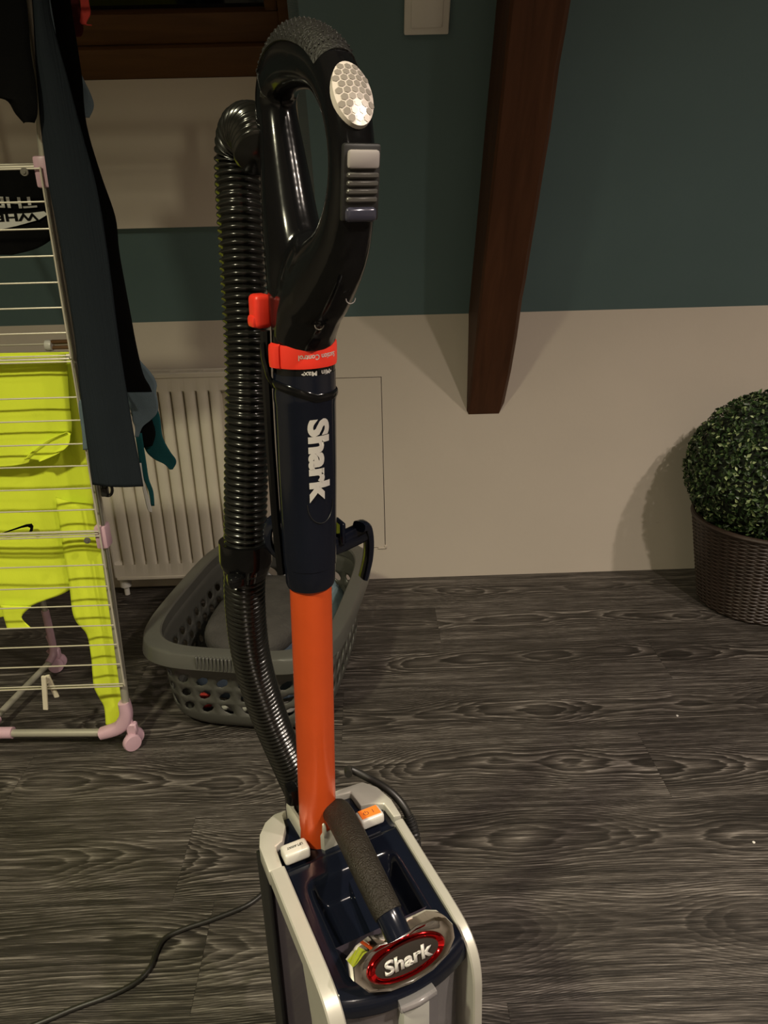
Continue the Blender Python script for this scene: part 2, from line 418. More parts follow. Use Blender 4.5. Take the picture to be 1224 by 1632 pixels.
# object origin on the slope so that the grain runs uphill
rot = Matrix((Vector((1, 0, 0)), NR, UP)).transposed().to_4x4(); rot.translation = (.33, YW, ZW)
bmesh.ops.transform(bm, matrix=rot.inverted(), verts=bm.verts)
o = obj('rafter_beam', bm, MT['beam'], None, True, 25); o.matrix_world = rot
tag(o, 'dark brown rough-hewn rafter running down the teal slope into the beige wall', 'beam')

# ------------------------------------------------------------------ light switch on the slope
mtx = Matrix((Vector((1, 0, 0)), UP, NR)).transposed().to_4x4(); mtx.translation = sl(.133, 1.366)
sw = empty('light_switch', 'ivory square light switch on the teal slope left of the rafter', 'switch'); sw.matrix_world = mtx
bm = bmesh.new(); box(bm, (-.043, 0, .0005), (.043, .162, .010), .003, 2); obj('switch_frame', bm, MT['switch'], sw)
for k in (0, 1):
    bm = bmesh.new(); box(bm, (-.030, .013+k*.074, .008), (.030, .072+k*.074, .0125), .002, 2); obj('rocker', bm, MT['switch'], sw)

# ------------------------------------------------------------------ radiator
rad = empty('radiator', 'cream ribbed panel radiator under the roof window behind the airer', 'radiator', (-.562, 1.99, 0))
rx0, rx1, rz0, rz1 = -.192, .190, .068, .664
bm = bmesh.new()      # pressed panel: ribs across x
prof = []; x = rx0+.022; pitch = .0325
zz0, zz1 = rz0+.045, rz1-.045
nx = int((rx1-rx0-.044)/pitch); sub = 10
cols = [rx0]+[rx0+.022+(rx1-rx0-.044)*i/(nx*sub) for i in range(nx*sub+1)]+[rx1]
def ribd(i):
    if i == 0 or i == len(cols)-1: return 0.
    t = ((i-1) % sub)/sub
    q = min(t, 1-t); return -.020*(1-q/.12) if q < .12 else .003*math.sin(math.pi*(t-.12)/.76)
rowsz = [(rz0, 0), (zz0, 0), (zz0+.010, 1), (zz1-.010, 1), (zz1, 0), (rz1, 0)]
vv = [[bm.verts.new((cx_, -.030-ribd(i)*k, z)) for i, cx_ in enumerate(cols)] for z, k in rowsz]
for i in range(len(vv)-1):
    for j in range(len(cols)-1): bm.faces.new((vv[i][j], vv[i][j+1], vv[i+1][j+1], vv[i+1][j]))
obj('front_panel', bm, MT['rad'], rad, True, 30)
bm = bmesh.new(); box(bm, (rx0, -.006, rz0), (rx1, .02, rz1-.012), .003, 1); obj('body', bm, MT['rad'], rad)
bm = bmesh.new(); box(bm, (rx0-.003, -.033, rz1-.010), (rx1+.003, -.022, rz1+.004), .002, 1); box(bm, (rx0-.003, .016, rz1-.010), (rx1+.003, .027, rz1+.004), .002, 1)
for k in range(6):
    x = rx0+(rx1-rx0)*k/5; box(bm, (x-.005, -.026, rz1-.006), (x+.005, .02, rz1+.003), .001, 1)
obj('top_grille', bm, MT['rad'], rad)
for a, b in ((rx0-.005, rx0), (rx1, rx1+.005)):
    bm = bmesh.new(); box(bm, (a, -.033, rz0+.004), (b, .027, rz1+.003), .002, 1); obj('side_panel', bm, MT['rad'], rad)
bm = bmesh.new(); box(bm, (rx0, -.033, rz0-.004), (rx1, -.026, rz0+.006), .002, 1); obj('bottom_lip', bm, MT['rad'], rad)
for x in (rx0+.06, rx1-.06):
    bm = bmesh.new(); box(bm, (x-.02, .02, rz0+.05), (x+.02, .049, rz1-.06), .002, 1); obj('wall_bracket', bm, MT['rad'], rad)
bm = bmesh.new(); sweep(bm, cr([(rx0+.012, 0, rz0+.01), (rx0+.012, 0, .03), (rx0+.012, 0, .002)], 4), .008, 10); lathe(bm, [(.016, .03), (.016, .06)], 14, (rx0+.012, 0, 0)); obj('valve_pipe', bm, MT['switch'], rad)

# ================================================================== POTTED BOX BALL
pot = empty('potted_topiary', 'clipped green box ball in a brown woven planter by the beige wall', 'plant', (1.075, 1.83, 0))
bm = bmesh.new(); lathe(bm, [(.140, 0), (.145, .01), (.186, .252), (.190, .26), (.178, .26), (.165, .225), (.0001, .225)], 48); obj('planter', bm, MT['pot'], pot)
bm = bmesh.new()
nrow = 46
for k in range(nrow):
    z = .008+.246*k/(nrow-1); r0 = .1445+(.188-.1445)*(z/.252); na = 96
    path = []
    for j in range(na):
        q = 2*math.pi*j/na; r = r0+.0022+.0022*math.cos(math.pi*(j/2.0+k)); path.append((r*math.cos(q), r*math.sin(q), z))
    sweep(bm, path, (.0025, .0014), 5, (0, 0, 1), False, closed=True)
stuff(obj('woven_strands', bm, MT['pot'], pot))
bm = bmesh.new(); sweep(bm, [(.190*math.cos(2*math.pi*j/48), .190*math.sin(2*math.pi*j/48), .258) for j in range(48)], .007, 8, (0, 0, 1), False, closed=True); obj('planter_rim', bm, MT['pot'], pot)
bm = bmesh.new(); bmesh.ops.create_icosphere(bm, subdivisions=4, radius=1)
for v in bm.verts:
    v.co = Vector((v.co.x*.206, v.co.y*.188, v.co.z*.184+.395))
obj('twig_core', bm, MT['leafdark'], pot)
bm = bmesh.new()
for i in range(10500):
    z = random.uniform(-1, 1); q = random.uniform(0, 2*math.pi); s = math.sqrt(1-z*z)
    nrm = Vector((s*math.cos(q), s*math.sin(q), z)); k = random.uniform(.97, 1.05)+.02*noise.noise(nrm*5)
    c = Vector((nrm.x*.222*k, nrm.y*.200*k, nrm.z*.198*k+.395))
    if c.z < .24: continue
    d = (nrm+Vector((random.gauss(0, .55), random.gauss(0, .55), random.gauss(0, .55)))).normalized()
    t = d.orthogonal().normalized(); t = Matrix.Rotation(random.uniform(0, 6.28), 3, d) @ t; b = d.cross(t)
    l = random.uniform(.0055, .0088); wd = l*.55
    a = [c-t*l, c-b*wd+d*.0018, c+t*l, c+b*wd+d*.0018]
    vs = [bm.verts.new(p) for p in a]; mid = bm.verts.new(c-d*.0008)
    for e in range(4): bm.faces.new((vs[e], vs[(e+1) % 4], mid))
me = bpy.data.meshes.new('foliage'); bm.to_mesh(me); bm.free(); me.shade_smooth(); stuff(link('foliage', me, MT['leaf'], pot))

# ================================================================== LAUNDRY BASKET
BX, BY, BA = -.256, 1.560, R(-10)
bas = empty('laundry_basket', 'grey plastic laundry basket with slanted holes on the floor before the radiator', 'basket', (BX, BY, 0), BA)
BH = .222
def per(u, hx, hy, p=4.2):
    q = 2*math.pi*u; c, s = math.cos(q), math.sin(q); return math.copysign(abs(c)**(2/p), c)*hx, math.copysign(abs(s)**(2/p), s)*hy
# arc-length table so that cells come out even
tab = [per(i/2000, .2, .277) for i in range(2001)]; acc = [0]
for i in range(2000): acc.append(acc[-1]+math.dist(tab[i], tab[i+1]))
def even(u):
    t = (u % 1)*acc[-1]; lo, hi = 0, 2000
    while hi-lo > 1:
        md = (lo+hi)//2
        if acc[md] <= t: lo = md
        else: hi = md
    return (lo+(t-acc[lo])/max(1e-9, acc[hi]-acc[lo]))/2000
def bw(u, z, inset=0.):
    """point on the basket wall; the foot is rounded"""
    k = z/BH; fx = .945+.035*k; f = .87+.11*k
    r = .05
    rin = 0. if z > r else r-math.sqrt(max(0, r*r-(r-z)**2))
    x, y = per(even(u), .2*fx-rin*.8-inset, .277*f-rin*.8-inset); return Vector((x, y, z))
bm = bmesh.new(); NU = 36; cells = {}
zs = [.0, .003, .010, .022, .034, .050]
def V(u, z):
    key = (round((u % 1)*NU*2) % (NU*2), round(z*2000))
    if key not in cells: cells[key] = bm.verts.new(bw(u, z))
    return cells[key]
H2 = 1/(NU*2)
def plain(z0, z1):
    for i in range(NU*2):
        bm.faces.new((V(i*H2, z0), V((i+1)*H2, z0), V((i+1)*H2, z1), V(i*H2, z1)))
for a, b in zip(zs[:-1], zs[1:]): plain(a, b)
bands = [(.050, .087), (.087, .124), (.124, .161)]
for bi, (z0, z1) in enumerate(bands):
    for i in range(NU):
        u0 = i/NU; zm = (z0+z1)/2
        outer = [V(u0, z0), V(u0+H2, z0), V(u0+2*H2, z0), V(u0+2*H2, zm), V(u0+2*H2, z1), V(u0+H2, z1), V(u0, z1), V(u0, zm)]
        inner = []
        sl_ = 1 if (bi != 0 or i % 4 < 2) else -1
        for e in range(8):
            q = R(225+45*e); w_ = R(38)*sl_; px_, py_ = .0170*math.cos(q-w_), .0096*math.sin(q-w_)
            du, dv = px_*math.cos(w_)-py_*math.sin(w_), px_*math.sin(w_)+py_*math.cos(w_)
            inner.append(bm.verts.new(bw(u0+H2+du/.0450/NU, zm+dv)))
        for e in range(8): bm.faces.new((outer[e], outer[(e+1) % 8], inner[(e+1) % 8], inner[e]))
plain(.161, .184); plain(.184, .214)
base = [V(i*H2, 0) for i in range(NU*2)]; bm.faces.new(base)
bmesh.ops.recalc_face_normals(bm, faces=bm.faces)
ob = obj('basket_body', bm, MT['basket'], bas, True, 50)
md = ob.modifiers.new('shell', 'SOLIDIFY'); md.thickness = .0028; md.offset = -1
bm = bmesh.new(); rr = []
for i in range(120):
    u = i/120; q = even(u); ring = []
    for off, z in ((-.008, .206), (-.008, .229), (-.005, .2325), (.017, .2325), (.023, .230), (.0255, .226), (.0300, .200), (.0275, .1995), (.022, .222), (.019, .225), (-.003, .225), (-.005, .206)):
        x, y = per(q, .196+off, .271+off); ring.append((x, y, z))
    rr.append(ring)
rings(bm, rr, False, True)
obj('rim', bm, MT['basket'], bas, True, 35)
bm = bmesh.new()
for i in range(17):
    x = -.055+.125*i/16; y = -.3035+.003*abs(x/.07)
    box(bm, (x-.0022, y, .202), (x+.0022, y+.02, .2305), .0012, 1)
stuff(obj('grip_ribs', bm, MT['basket'], bas))
bm = bmesh.new(); box(bm, (-.068, -.2755, .188), (.068, -.263, .2015), .002, 1); obj('grip_slot', bm, MT['under'], bas)

def heap(name, m, c, sx, sy, sz, rz, seed, label, cat, pw=3., amp=.25, freq=7):
    bm = bmesh.new(); bmesh.ops.create_icosphere(bm, subdivisions=4, radius=1)
    for v in bm.verts:
        d = v.co.copy(); n_ = noise.noise(d*freq*.35+Vector((seed, 0, 0)))*amp+noise.noise(d*freq+Vector((seed, 5, 0)))*amp*.4
        k = (abs(d.x)**pw+abs(d.y)**pw+abs(d.z)**pw)**(-1/pw)
        v.co = Vector((d.x*k*sx, d.y*k*sy, d.z*k*sz*(1+n_)))
    lo = min(v.co.z for v in bm.verts)
    for v in bm.verts: v.co.z -= lo
    o = obj(name, bm, m, None, True, 60); o.location = c; o.rotation_euler[2] = rz
    return tag(o, label, cat)
import mathutils
def inb(x, y): v = Matrix.Rotation(BA, 3, 'Z') @ Vector((x, y, 0)); return v.x+BX, v.y+BY
for nm, m_, (x, y), z, s, lab in (
    ('fleece_blanket', 'towel', (-.025, .02), .108, (.112, .175, .034), 'charcoal grey fleece blanket lying on top of the washing in the basket'),
    ('folded_jeans', 'jeans', (0, -.095), .055, (.140, .12, .021), 'faded blue folded jeans showing through the middle holes of the basket'),
    ('white_cloth', 'whitecloth', (.0, -.125), .006, (.125, .070, .023), 'white cotton cloth at the bottom of the basket behind the lowest holes')):
    px, py = inb(x, y); heap(nm, MT[m_], (px, py, z), *s, BA, len(nm)*.7, lab, 'blanket' if nm == 'fleece_blanket' else ('jeans' if nm == 'folded_jeans' else 'cloth'))
px, py = inb(.128, .12); heap('rolled_garment', MT['denim'], (px, py, .006), .034, .07, .078, BA, 2.2, 'grey blue bundled garment at the right side of the basket', 'garment', 2.2)
px, py = inb(-.105, -.180); heap('red_cloth', MT['redcloth'], (px, py, .018), .022, .016, .018, 0, 4.1, 'small red cloth at the bottom left corner inside the grey basket', 'cloth', 2.2)

# ================================================================== CLOTHES AIRER
RX, RY = -.50, 1.28
air = empty('clothes_airer', 'tall wire clothes airer with lilac plastic joints and castors at the left', 'airer', (-.52, 1.30, 0))
def A(p): return (p[0]+.52, p[1]-1.30, p[2])
def rod(name, a, b, r=.0014, m='wire', n=8):
    bm = bmesh.new(); sweep(bm, [A(a), A(b)], r, n); return obj(name, bm, MT[m], air)
# corner post: slim above, thicker below
bm = bmesh.new(); sweep(bm, [A(p) for p in cr([(-.478, 1.30, 1.42), (-.485, 1.30, 1.25), (-.500, 1.30, 1.115), (-.506, 1.30, .8), (-.512, 1.30, .49), (-.529, 1.30, .075)], 4)], lambda i: .0052+.0028*min(1, i/14), 12)
obj('corner_post', bm, MT['steel'], air)
bm = bmesh.new(); sweep(bm, [A(p) for p in ((-.499, 1.291, 1.10), (-.5055, 1.291, .5), (-.518, 1.291, .175))], .0032, 10); obj('inner_post', bm, MT['postwire'], air)
# three hanging wings of wires
wings = [(1.122, .834, [1.1225, 1.075, 1.035, .994, .953, .913, .872, .834]),
         (.823, .508, [.8235, .762, .721, .678, .637, .594, .552, .508]),
         (.500, .168, [.4985, .439, .393, .352, .307, .263, .217, .170])]
LX = -1.16
for zt, zb, zl in wings:
    e = lambda z: -.4985-.018*(1.12-z)
    rod('wing_frame', (e(zt), RY, zt+.003), (e(zb), RY, zb-.003), .0018)
    rod('wing_frame', (LX, RY, zt+.003), (LX, RY, zb-.003), .0022)
    for z in zl: rod('wing_wire', (LX, RY, z+.012*0), (e(z), RY, z))
    rod('wing_bar', (LX, RY+.012, zt+.004), (e(zt)-.004, RY+.012, zt+.004), .0022)
    rod('wing_bar', (LX, RY+.004, zb-.006), (e(zb)-.004, RY+.004, zb-.006), .0022)
# back wires that the washing hangs over, and the top rails above the frame
for y, z, x1 in ((1.340, .822, -.51), (1.315, .829, -.515), (1.360, 1.134, -.52), (1.60, .806, -.60)):
    rod('hanging_wire', (LX, y, z), (x1, y, z), .0020)
for y, z in ((1.258, 1.400), (1.34, 1.402), (1.39, 1.402), (1.42, 1.405), (1.455, 1.43), (1.475, 1.43)):
    rod('top_rail', (LX, y, z), (-.372, y, z), .0030)
for x in (-.378, -1.155):
    rod('top_rail_end', (x, 1.24, 1.402), (x, 1.47, 1.402), .0040)
rod('rear_post', (-.815, 1.60, 1.41), (-.797, 1.59, .165), .0065, 'steel', 12)
rod('front_post', (-1.14, 1.30, 1.41), (-1.14, 1.30, .05), .0065, 'steel', 12)
# lilac clamps on the post, with a small pivot screw
for x, z in ((-.500, 1.118), (-.511, .492)):
    bm = bmesh.new(); box(bm, A((x-.011, 1.284, z-.023)), A((x+.011, 1.314, z+.023)), .004, 2); cl = obj('clamp', bm, MT['pink'], air)
    bm = bmesh.new()
    for r_, h in ((.006, .003), (.003, .005)):
        t = bmesh.new(); lathe(t, [(r_, 0), (r_, h)], 16); bmesh.ops.transform(t, matrix=Matrix.Translation(A((x-.022, 1.277, z))) @ Matrix.Rotation(R(90), 4, 'X'), verts=t.verts); join(bm, t)
    obj('pivot_screw', bm, MT['postwire'], cl)
# floor frame
rod('base_bar', (-.565, 1.295, .038), (-.83, 1.310, .036), .0085, 'steel', 14)
rod('base_bar', (-.845, 1.345, .036), (-.800, 1.565, .045), .0075, 'steel', 14)
rod('base_bar', (-.86, 1.312, .036), (-1.14, 1.33, .036), .0085, 'steel', 14)
for a, b, r_ in (((-.780, 1.308, .037), (-.860, 1.312, .036), .0125), ((-.838, 1.36, .036), (-.846, 1.32, .036), .0115)):
    bm = bmesh.new(); sweep(bm, [A(a), A(b)], r_, 16); obj('base_joint', bm, MT['pink'], air)
bm = bmesh.new(); sweep(bm, [A(p) for p in cr([(-.802, 1.56, .045), (-.797, 1.583, .058), (-.797, 1.59, .095), (-.797, 1.59, .175)], 5)], .0088, 14); obj('rear_elbow', bm, MT['pink'], air)
# curved corner bracket and castor
bm = bmesh.new(); sweep(bm, [A(p) for p in cr([(-.531, 1.30, .112), (-.530, 1.299, .085), (-.538, 1.298, .062), (-.556, 1.297, .046), (-.590, 1.296, .036)], 6)], lambda i: (.0140, .0150-.004*abs(i-12)/12), 14, (0, 1, 0), power=3)
obj('corner_bracket', bm, MT['pink'], air)
def castor(x, y, big=1.):
    bm = bmesh.new()
    sweep(bm, [A((x-.008, y+.003, .098)), A((x-.003, y+.001, .070)), A((x, y, .040))], lambda i: (.0075, .0065-.0015*i), 10, (1, 0, 0), power=3)
    sweep(bm, [A((x-.020, y+.002, .056)), A((x-.010, y, .046)), A((x, y, .036))], .0042, 8)
    box(bm, A((x-.010, y-.008, .034)), A((x+.012, y+.008, .062)), .003, 1)
    f = obj('castor_fork', bm, MT['pink'], air)
    bm = bmesh.new(); r_ = .0185*big
    for s, w_ in ((-1, 0), (1, 0)):
        t = bmesh.new(); lathe(t, [(r_*.55, -.0085), (r_*.9, -.0075), (r_, -.004), (r_, .004), (r_*.9, .0075), (r_*.55, .0085)], 24)
        bmesh.ops.transform(t, matrix=Matrix.Translation(A((x, y+s*.0105, r_))) @ Matrix.Rotation(R(38), 4, 'Z') @ Matrix.Rotation(R(90), 4, 'X'), verts=t.verts); join(bm, t)
    obj('castor_wheel', bm, MT['pink'], air)
castor(-.523, 1.295, 1.05); castor(-.800, 1.600, 1.); castor(-1.14, 1.30, 1.)

# ------------------------------------------------------------------ washing
def rs(rows, n):
    return cr(rows, n)
def cloth(name, rows, y, m, parent=None, seed=0., amp=.004, nx=16, ny=6, freq=18., th=.0016, curl=0., bow=0.):
    """a hanging piece: rows of (xl, zl, xr, zr) from the top down, gently rippled in depth"""
    bm = bmesh.new(); R_ = rs(rows, ny); vv = []
    k = len(R_)
    for i, (xl, zl, xr, zr) in enumerate(R_):
        t = i/(k-1); line = []
        for j in range(nx+1):
            s = j/nx; x = xl+(xr-xl)*s; z = zl+(zr-zl)*s
            d = amp*t**.5*(math.sin(freq*x+seed+2*t)+.7*noise.noise((x*freq*.6, z*6, seed)))+.35*amp*noise.noise((x*40, z*25, seed+3))
            edge = curl*(max(0, abs(2*s-1)-.7)/.3)**2
            line.append(bm.verts.new((x, y+d+edge-bow*math.sin(math.pi*s), z)))
        vv.append(line)
    for i in range(k-1):
        for j in range(nx): bm.faces.new((vv[i][j], vv[i][j+1], vv[i+1][j+1], vv[i+1][j]))
    o = obj(name, bm, MT[m], parent, True, 70)
    md = o.modifiers.new('cloth', 'SOLIDIFY'); md.thickness = th; md.offset = 0
    return o
def over(name, x0, x1, y0, y1, z, m, parent):
    """the fold that goes over a rail from the front drop to the back drop"""
    bm = bmesh.new(); vv = []
    for i in range(9):
        q = math.pi*i/8; y = (y0+y1)/2-math.cos(q)*(y1-y0)/2; zz = z+math.sin(q)*.012
        vv.append([bm.verts.new((x0+(x1-x0)*j/6, y, zz)) for j in range(7)])
    for i in range(8):
        for j in range(6): bm.faces.new((vv[i][j], vv[i][j+1], vv[i+1][j+1], vv[i+1][j]))
    o = obj(name, bm, MT[m], parent); md = o.modifiers.new('cloth', 'SOLIDIFY'); md.thickness = .002; md.offset = 0
    return o
tr = empty('trousers', 'long dark navy ribbed trousers hanging over the end of the airer', 'trousers', (0, 0, 0))
cloth('front_leg', [(-.456,1.404,-.434,1.403),(-.458,1.362,-.434,1.361),(-.462,1.320,-.438,1.320),(-.472,1.246,-.429,1.245),(-.480,1.168,-.420,1.166),(-.483,1.094,-.411,1.092),(-.481,1.002,-.409,1.000),(-.485,.864,-.413,.862),(-.491,.779,-.413,.777),(-.495,.702,-.412,.699),(-.498,.650,-.410,.647),(-.500,.606,-.409,.601)], 1.262, 'navycloth', tr, 1., .0035, 18, 5, 30, bow=.010)
cloth('back_leg', [(-.458,1.404,-.428,1.403),(-.467,1.380,-.428,1.379),(-.470,1.336,-.430,1.336),(-.476,1.257,-.430,1.256),(-.479,1.188,-.434,1.187),(-.483,1.115,-.423,1.113),(-.484,1.053,-.410,1.051),(-.477,.998,-.412,.997),(-.472,.905,-.409,.904),(-.473,.802,-.404,.800),(-.462,.767,-.394,.765),(-.452,.757,-.392,.755)], 1.335, 'blackcloth', tr, 2., .004, 14, 5, 25)
over('waist_fold', -.457, -.431, 1.262, 1.335, 1.400, 'navycloth', tr)
bm = bmesh.new(); sweep(bm, [(-.486+.010*math.cos(2*math.pi*i/20), 1.29, .588+.014*math.sin(2*math.pi*i/20)) for i in range(20)], .0028, 8, (0, 1, 0), False, closed=True); box(bm, (-.497, 1.284, .574), (-.484, 1.296, .592), .002, 1)
obj('drawcord_ring', bm, MT['blackmatt'], tr)
jn = empty('denim_shirt', 'pale blue denim shirt mostly hidden behind the dark trousers on the airer', 'shirt')
cloth('shirt_panel', [(-.53,1.408,-.472,1.406),(-.53,1.25,-.462,1.25),(-.525,1.05,-.445,1.05),(-.520,.86,-.446,.86),(-.50,.774,-.399,.772),(-.47,.744,-.399,.743),(-.456,.720,-.398,.719),(-.451,.704,-.403,.703),(-.451,.690,-.418,.689),(-.448,.677,-.434,.677),(-.451,.658,-.444,.658)], 1.385, 'denim', jn, 3., .004, 14, 5)
cloth('collar', [(-.506,1.388,-.468,1.388),(-.507,1.356,-.458,1.355),(-.501,1.314,-.450,1.313),(-.490,1.271,-.444,1.270),(-.482,1.236,-.432,1.235),(-.470,1.217,-.430,1.217),(-.463,1.201,-.440,1.201)], 1.372, 'denim', jn, 5., .003, 10, 5, bow=.006)
cloth('sleeve', [(-.455,1.400,-.440,1.400),(-.470,1.10,-.440,1.10),(-.478,.85,-.450,.85),(-.490,.77,-.460,.77),(-.503,.752,-.470,.75),(-.506,.70,-.470,.70),(-.510,.668,-.475,.667)], 1.2755, 'denim', jn, 6., .0006, 8, 5)
tl = empty('teal_top', 'dark teal top with a pointed hem hanging in front of the radiator', 'top')
cloth('top_panel', [(-.52,1.408,-.478,1.408),(-.52,1.1,-.462,1.1),(-.48,.90,-.455,.90),(-.475,.82,-.448,.82),(-.465,.768,-.432,.766),(-.452,.719,-.414,.718),(-.450,.688,-.407,.686),(-.449,.650,-.407,.648),(-.445,.620,-.396,.618),(-.432,.604,-.388,.602),(-.412,.593,-.388,.592),(-.402,.580,-.396,.580)], 1.42, 'teal', tl, 7., .005, 12, 5, 40)
cloth('strap', [(-.456,.66,-.443,.66),(-.456,.598,-.443,.598),(-.453,.565,-.443,.565),(-.447,.538,-.438,.538),(-.447,.507,-.440,.507)], 1.405, 'teal', tl, 8., .001, 4, 4)
cloth('care_label', [(-.461,.60,-.452,.60),(-.458,.56,-.452,.56),(-.455,.51,-.446,.51),(-.452,.496,-.446,.494)], 1.402, 'printwhite', tl, 8., .001, 4, 4)
cloth('black_lining', [(-.46,.70,-.425,.70),(-.452,.66,-.418,.66),(-.448,.628,-.428,.632)], 1.410, 'blackcloth', tl, 8., .002, 6, 4)
o = cloth('black_shirt', [(-.598,1.408,-.456,1.406),(-.609,1.324,-.464,1.321),(-.621,1.278,-.469,1.275),(-.626,1.239,-.470,1.236),(-.600,1.219,-.471,1.222),(-.560,1.218,-.472,1.212),(-.520,1.214,-.473,1.204),(-.508,1.195,-.476,1.192),(-.498,1.182,-.482,1.182)], 1.245, 'blackcloth', None, 9., .004, 16, 5, 30, bow=.01)
tag(o, 'plain black top hanging high at the left edge of the airer', 'top')
o = cloth('red_garment', [(-.453,1.434,-.436,1.434),(-.453,1.381,-.439,1.381),(-.455,1.364,-.439,1.363),(-.458,1.350,-.448,1.349),(-.450,1.347,-.439,1.346)], 1.455, 'redcloth', None, 4., .002, 8, 5)
tag(o, 'narrow coral red lace hem hanging against the dark window', 'garment')
o = cloth('wine_garment', [(-.489,1.434,-.459,1.434),(-.492,1.377,-.461,1.377),(-.493,1.346,-.460,1.346),(-.498,1.334,-.466,1.334)], 1.475, 'wine', None, 5., .003, 8, 5)
tag(o, 'dark wine red garment beside the coral red hem', 'garment')
# black T-shirt with white lettering, hung upside down
ts = empty('black_tshirt', 'black T-shirt with white lettering hung upside down behind the upper wires', 'T-shirt')
TR = [(-.82,1.136,-.533,1.136),(-.80,1.103,-.529,1.097),(-.81,1.064,-.527,1.059),(-.815,1.030,-.527,1.024),(-.82,1.010,-.558,1.004),(-.82,1.001,-.603,.994)]
cloth('shirt_body', TR, 1.36, 'blackcloth', ts, 1.5, .0015, 20, 5)
bm = fit(text_bm('THEN', .03, .02, 0, 3), .098, .017)
warp(bm, lambda x, y, z: (-.593-x, 1.3545, 1.077-y+.0012*math.sin((x)*60)-.02*abs(min(0, -x+.0))*0))
obj('lettering', bm, MT['printwhite'], ts, False)
bm = bmesh.new()      # white band with dark letters cut by the fold
pt = [(-.66, 1.058), (-.56, 1.0595), (-.534, 1.062), (-.529, 1.057), (-.545, 1.049), (-.585, 1.040), (-.62, 1.034), (-.66, 1.029)]
vs = [bm.verts.new((x, 1.3548, z)) for x, z in pt]; bm.faces.new(vs); obj('white_band', bm, MT['printwhite'], ts, False)
bm = fit(text_bm('WHEN', .03, .03, 0, 3), .096, .015); warp(bm, lambda x, y, z: (-.592-x, 1.3538, 1.0535-y*.8+.06*(-x-.0)*.08)); obj('lettering', bm, MT['blackcloth'], ts, False)
# neon yellow running shirt
ys = empty('yellow_running_shirt', 'neon yellow long-sleeved running shirt hanging behind the lower wires', 'shirt')
cloth('folded_front', [(-.98,.835,-.525,.832),(-.98,.825,-.525,.817),(-.98,.800,-.528,.791),(-.98,.755,-.533,.747),(-.98,.704,-.538,.695),(-.98,.689,-.550,.680),(-.98,.672,-.571,.664),(-.98,.652,-.597,.648),(-.98,.640,-.636,.634),(-.98,.636,-.706,.630)], 1.312, 'yellow', ys, 1., .0035, 30, 5, 26, .002)
cloth('back_body', [(-.98,.835,-.520,.830),(-.98,.817,-.522,.809),(-.98,.773,-.525,.763),(-.98,.703,-.530,.693),(-.98,.631,-.531,.620),(-.98,.557,-.534,.544),(-.98,.50,-.560,.49),(-.98,.438,-.603,.424),(-.98,.404,-.606,.389),(-.98,.378,-.606,.365),(-.98,.358,-.632,.346),(-.98,.339,-.685,.328),(-.98,.316,-.732,.307),(-.98,.306,-.778,.298)], 1.340, 'yellow', ys, 2., .004, 30, 5, 22, .002)
cloth('sleeve', [(-.600,.56,-.533,.545),(-.604,.47,-.531,.463),(-.606,.41,-.529,.40),(-.607,.368,-.530,.366),(-.611,.318,-.533,.315),(-.607,.289,-.534,.286),(-.593,.258,-.536,.256),(-.593,.205,-.540,.203),(-.597,.167,-.541,.164),(-.600,.130,-.541,.125),(-.594,.100,-.541,.095),(-.588,.075,-.541,.073),(-.592,.029,-.551,.027)], 1.330, 'yellow', ys, 3., .0032, 12, 5, 70, .002, bow=.008)
cloth('turned_flap', [(-.545,.694,-.538,.690),(-.577,.682,-.544,.671),(-.606,.664,-.566,.655),(-.628,.646,-.602,.641)], 1.3055, 'yellow', ys, 1., .001, 8, 5, curl=-.006)
cloth('neck_hem', [(-.98,.833,-.527,.829),(-.98,.822,-.527,.814)], 1.3065, 'yellow', ys, 1., .001, 20, 4, 26, .002)
cloth('hem_fold', [(-.75,.335,-.690,.330),(-.75,.310,-.715,.306),(-.75,.290,-.705,.285),(-.75,.280,-.700,.281)], 1.325, 'yellow', ys, 1., .003, 8, 4)
bm = bmesh.new()
vs = [bm.verts.new((x, 1.3240, z)) for x, z in [(-.7274,.4874),(-.6961,.4983),(-.6626,.509),(-.6528,.5099),(-.6503,.5046),(-.6533,.4955),(-.6594,.489),(-.6613,.4918),(-.657,.5009),(-.6613,.5037),(-.6738,.5015),(-.7032,.4932)]]
f = bm.faces.new(vs); thicken(bm, .0006); obj('tick_emblem', bm, MT['blackcloth'], ys, False)['label'] = 'black curved tick emblem'
# pegs
pg = empty('clothes_peg', 'pale wooden clothes peg clipped to the lowest front wire of the airer', 'peg', (-.672, 1.280, .17))
for a, b, in (((.003, -.008, .029), (-.008, -.009, -.049)), ((.001, .008, .020), (.010, .011, -.034))):
    bm = bmesh.new(); sweep(bm, [a, tuple((p+q)/2 for p, q in zip(a, b)), b], lambda i: (.0052, .0036-.0006*i), 8, (1, 0, 0), power=4); obj('peg_half', bm, MT['peg'], pg)
bm = bmesh.new(); sweep(bm, [(-.006, -.010, .004), (0, 0, .007), (.008, .012, .004)], .0012, 6); obj('spring', bm, MT['wire'], pg)
pg = empty('clothes_peg', 'brown clothes peg with a white end on the far wire of the airer', 'peg', (-.648, 1.60, .803))
for z0 in (-.008, .004):
    bm = bmesh.new(); box(bm, (-.02, -.006, z0), (.036, .006, z0+.007), .002, 1); obj('peg_half', bm, MT['pegbrown'], pg)
bm = bmesh.new(); t = bmesh.new(); lathe(t, [(.004, -.010), (.0115, -.007), (.0125, 0), (.0115, .006), (.004, .008)], 14); bmesh.ops.transform(t, matrix=Matrix.Translation((-.022, 0, 0)) @ Matrix.Rotation(R(90), 4, 'Y'), verts=t.verts); join(bm, t); obj('end_cap', bm, MT['switch'], pg)

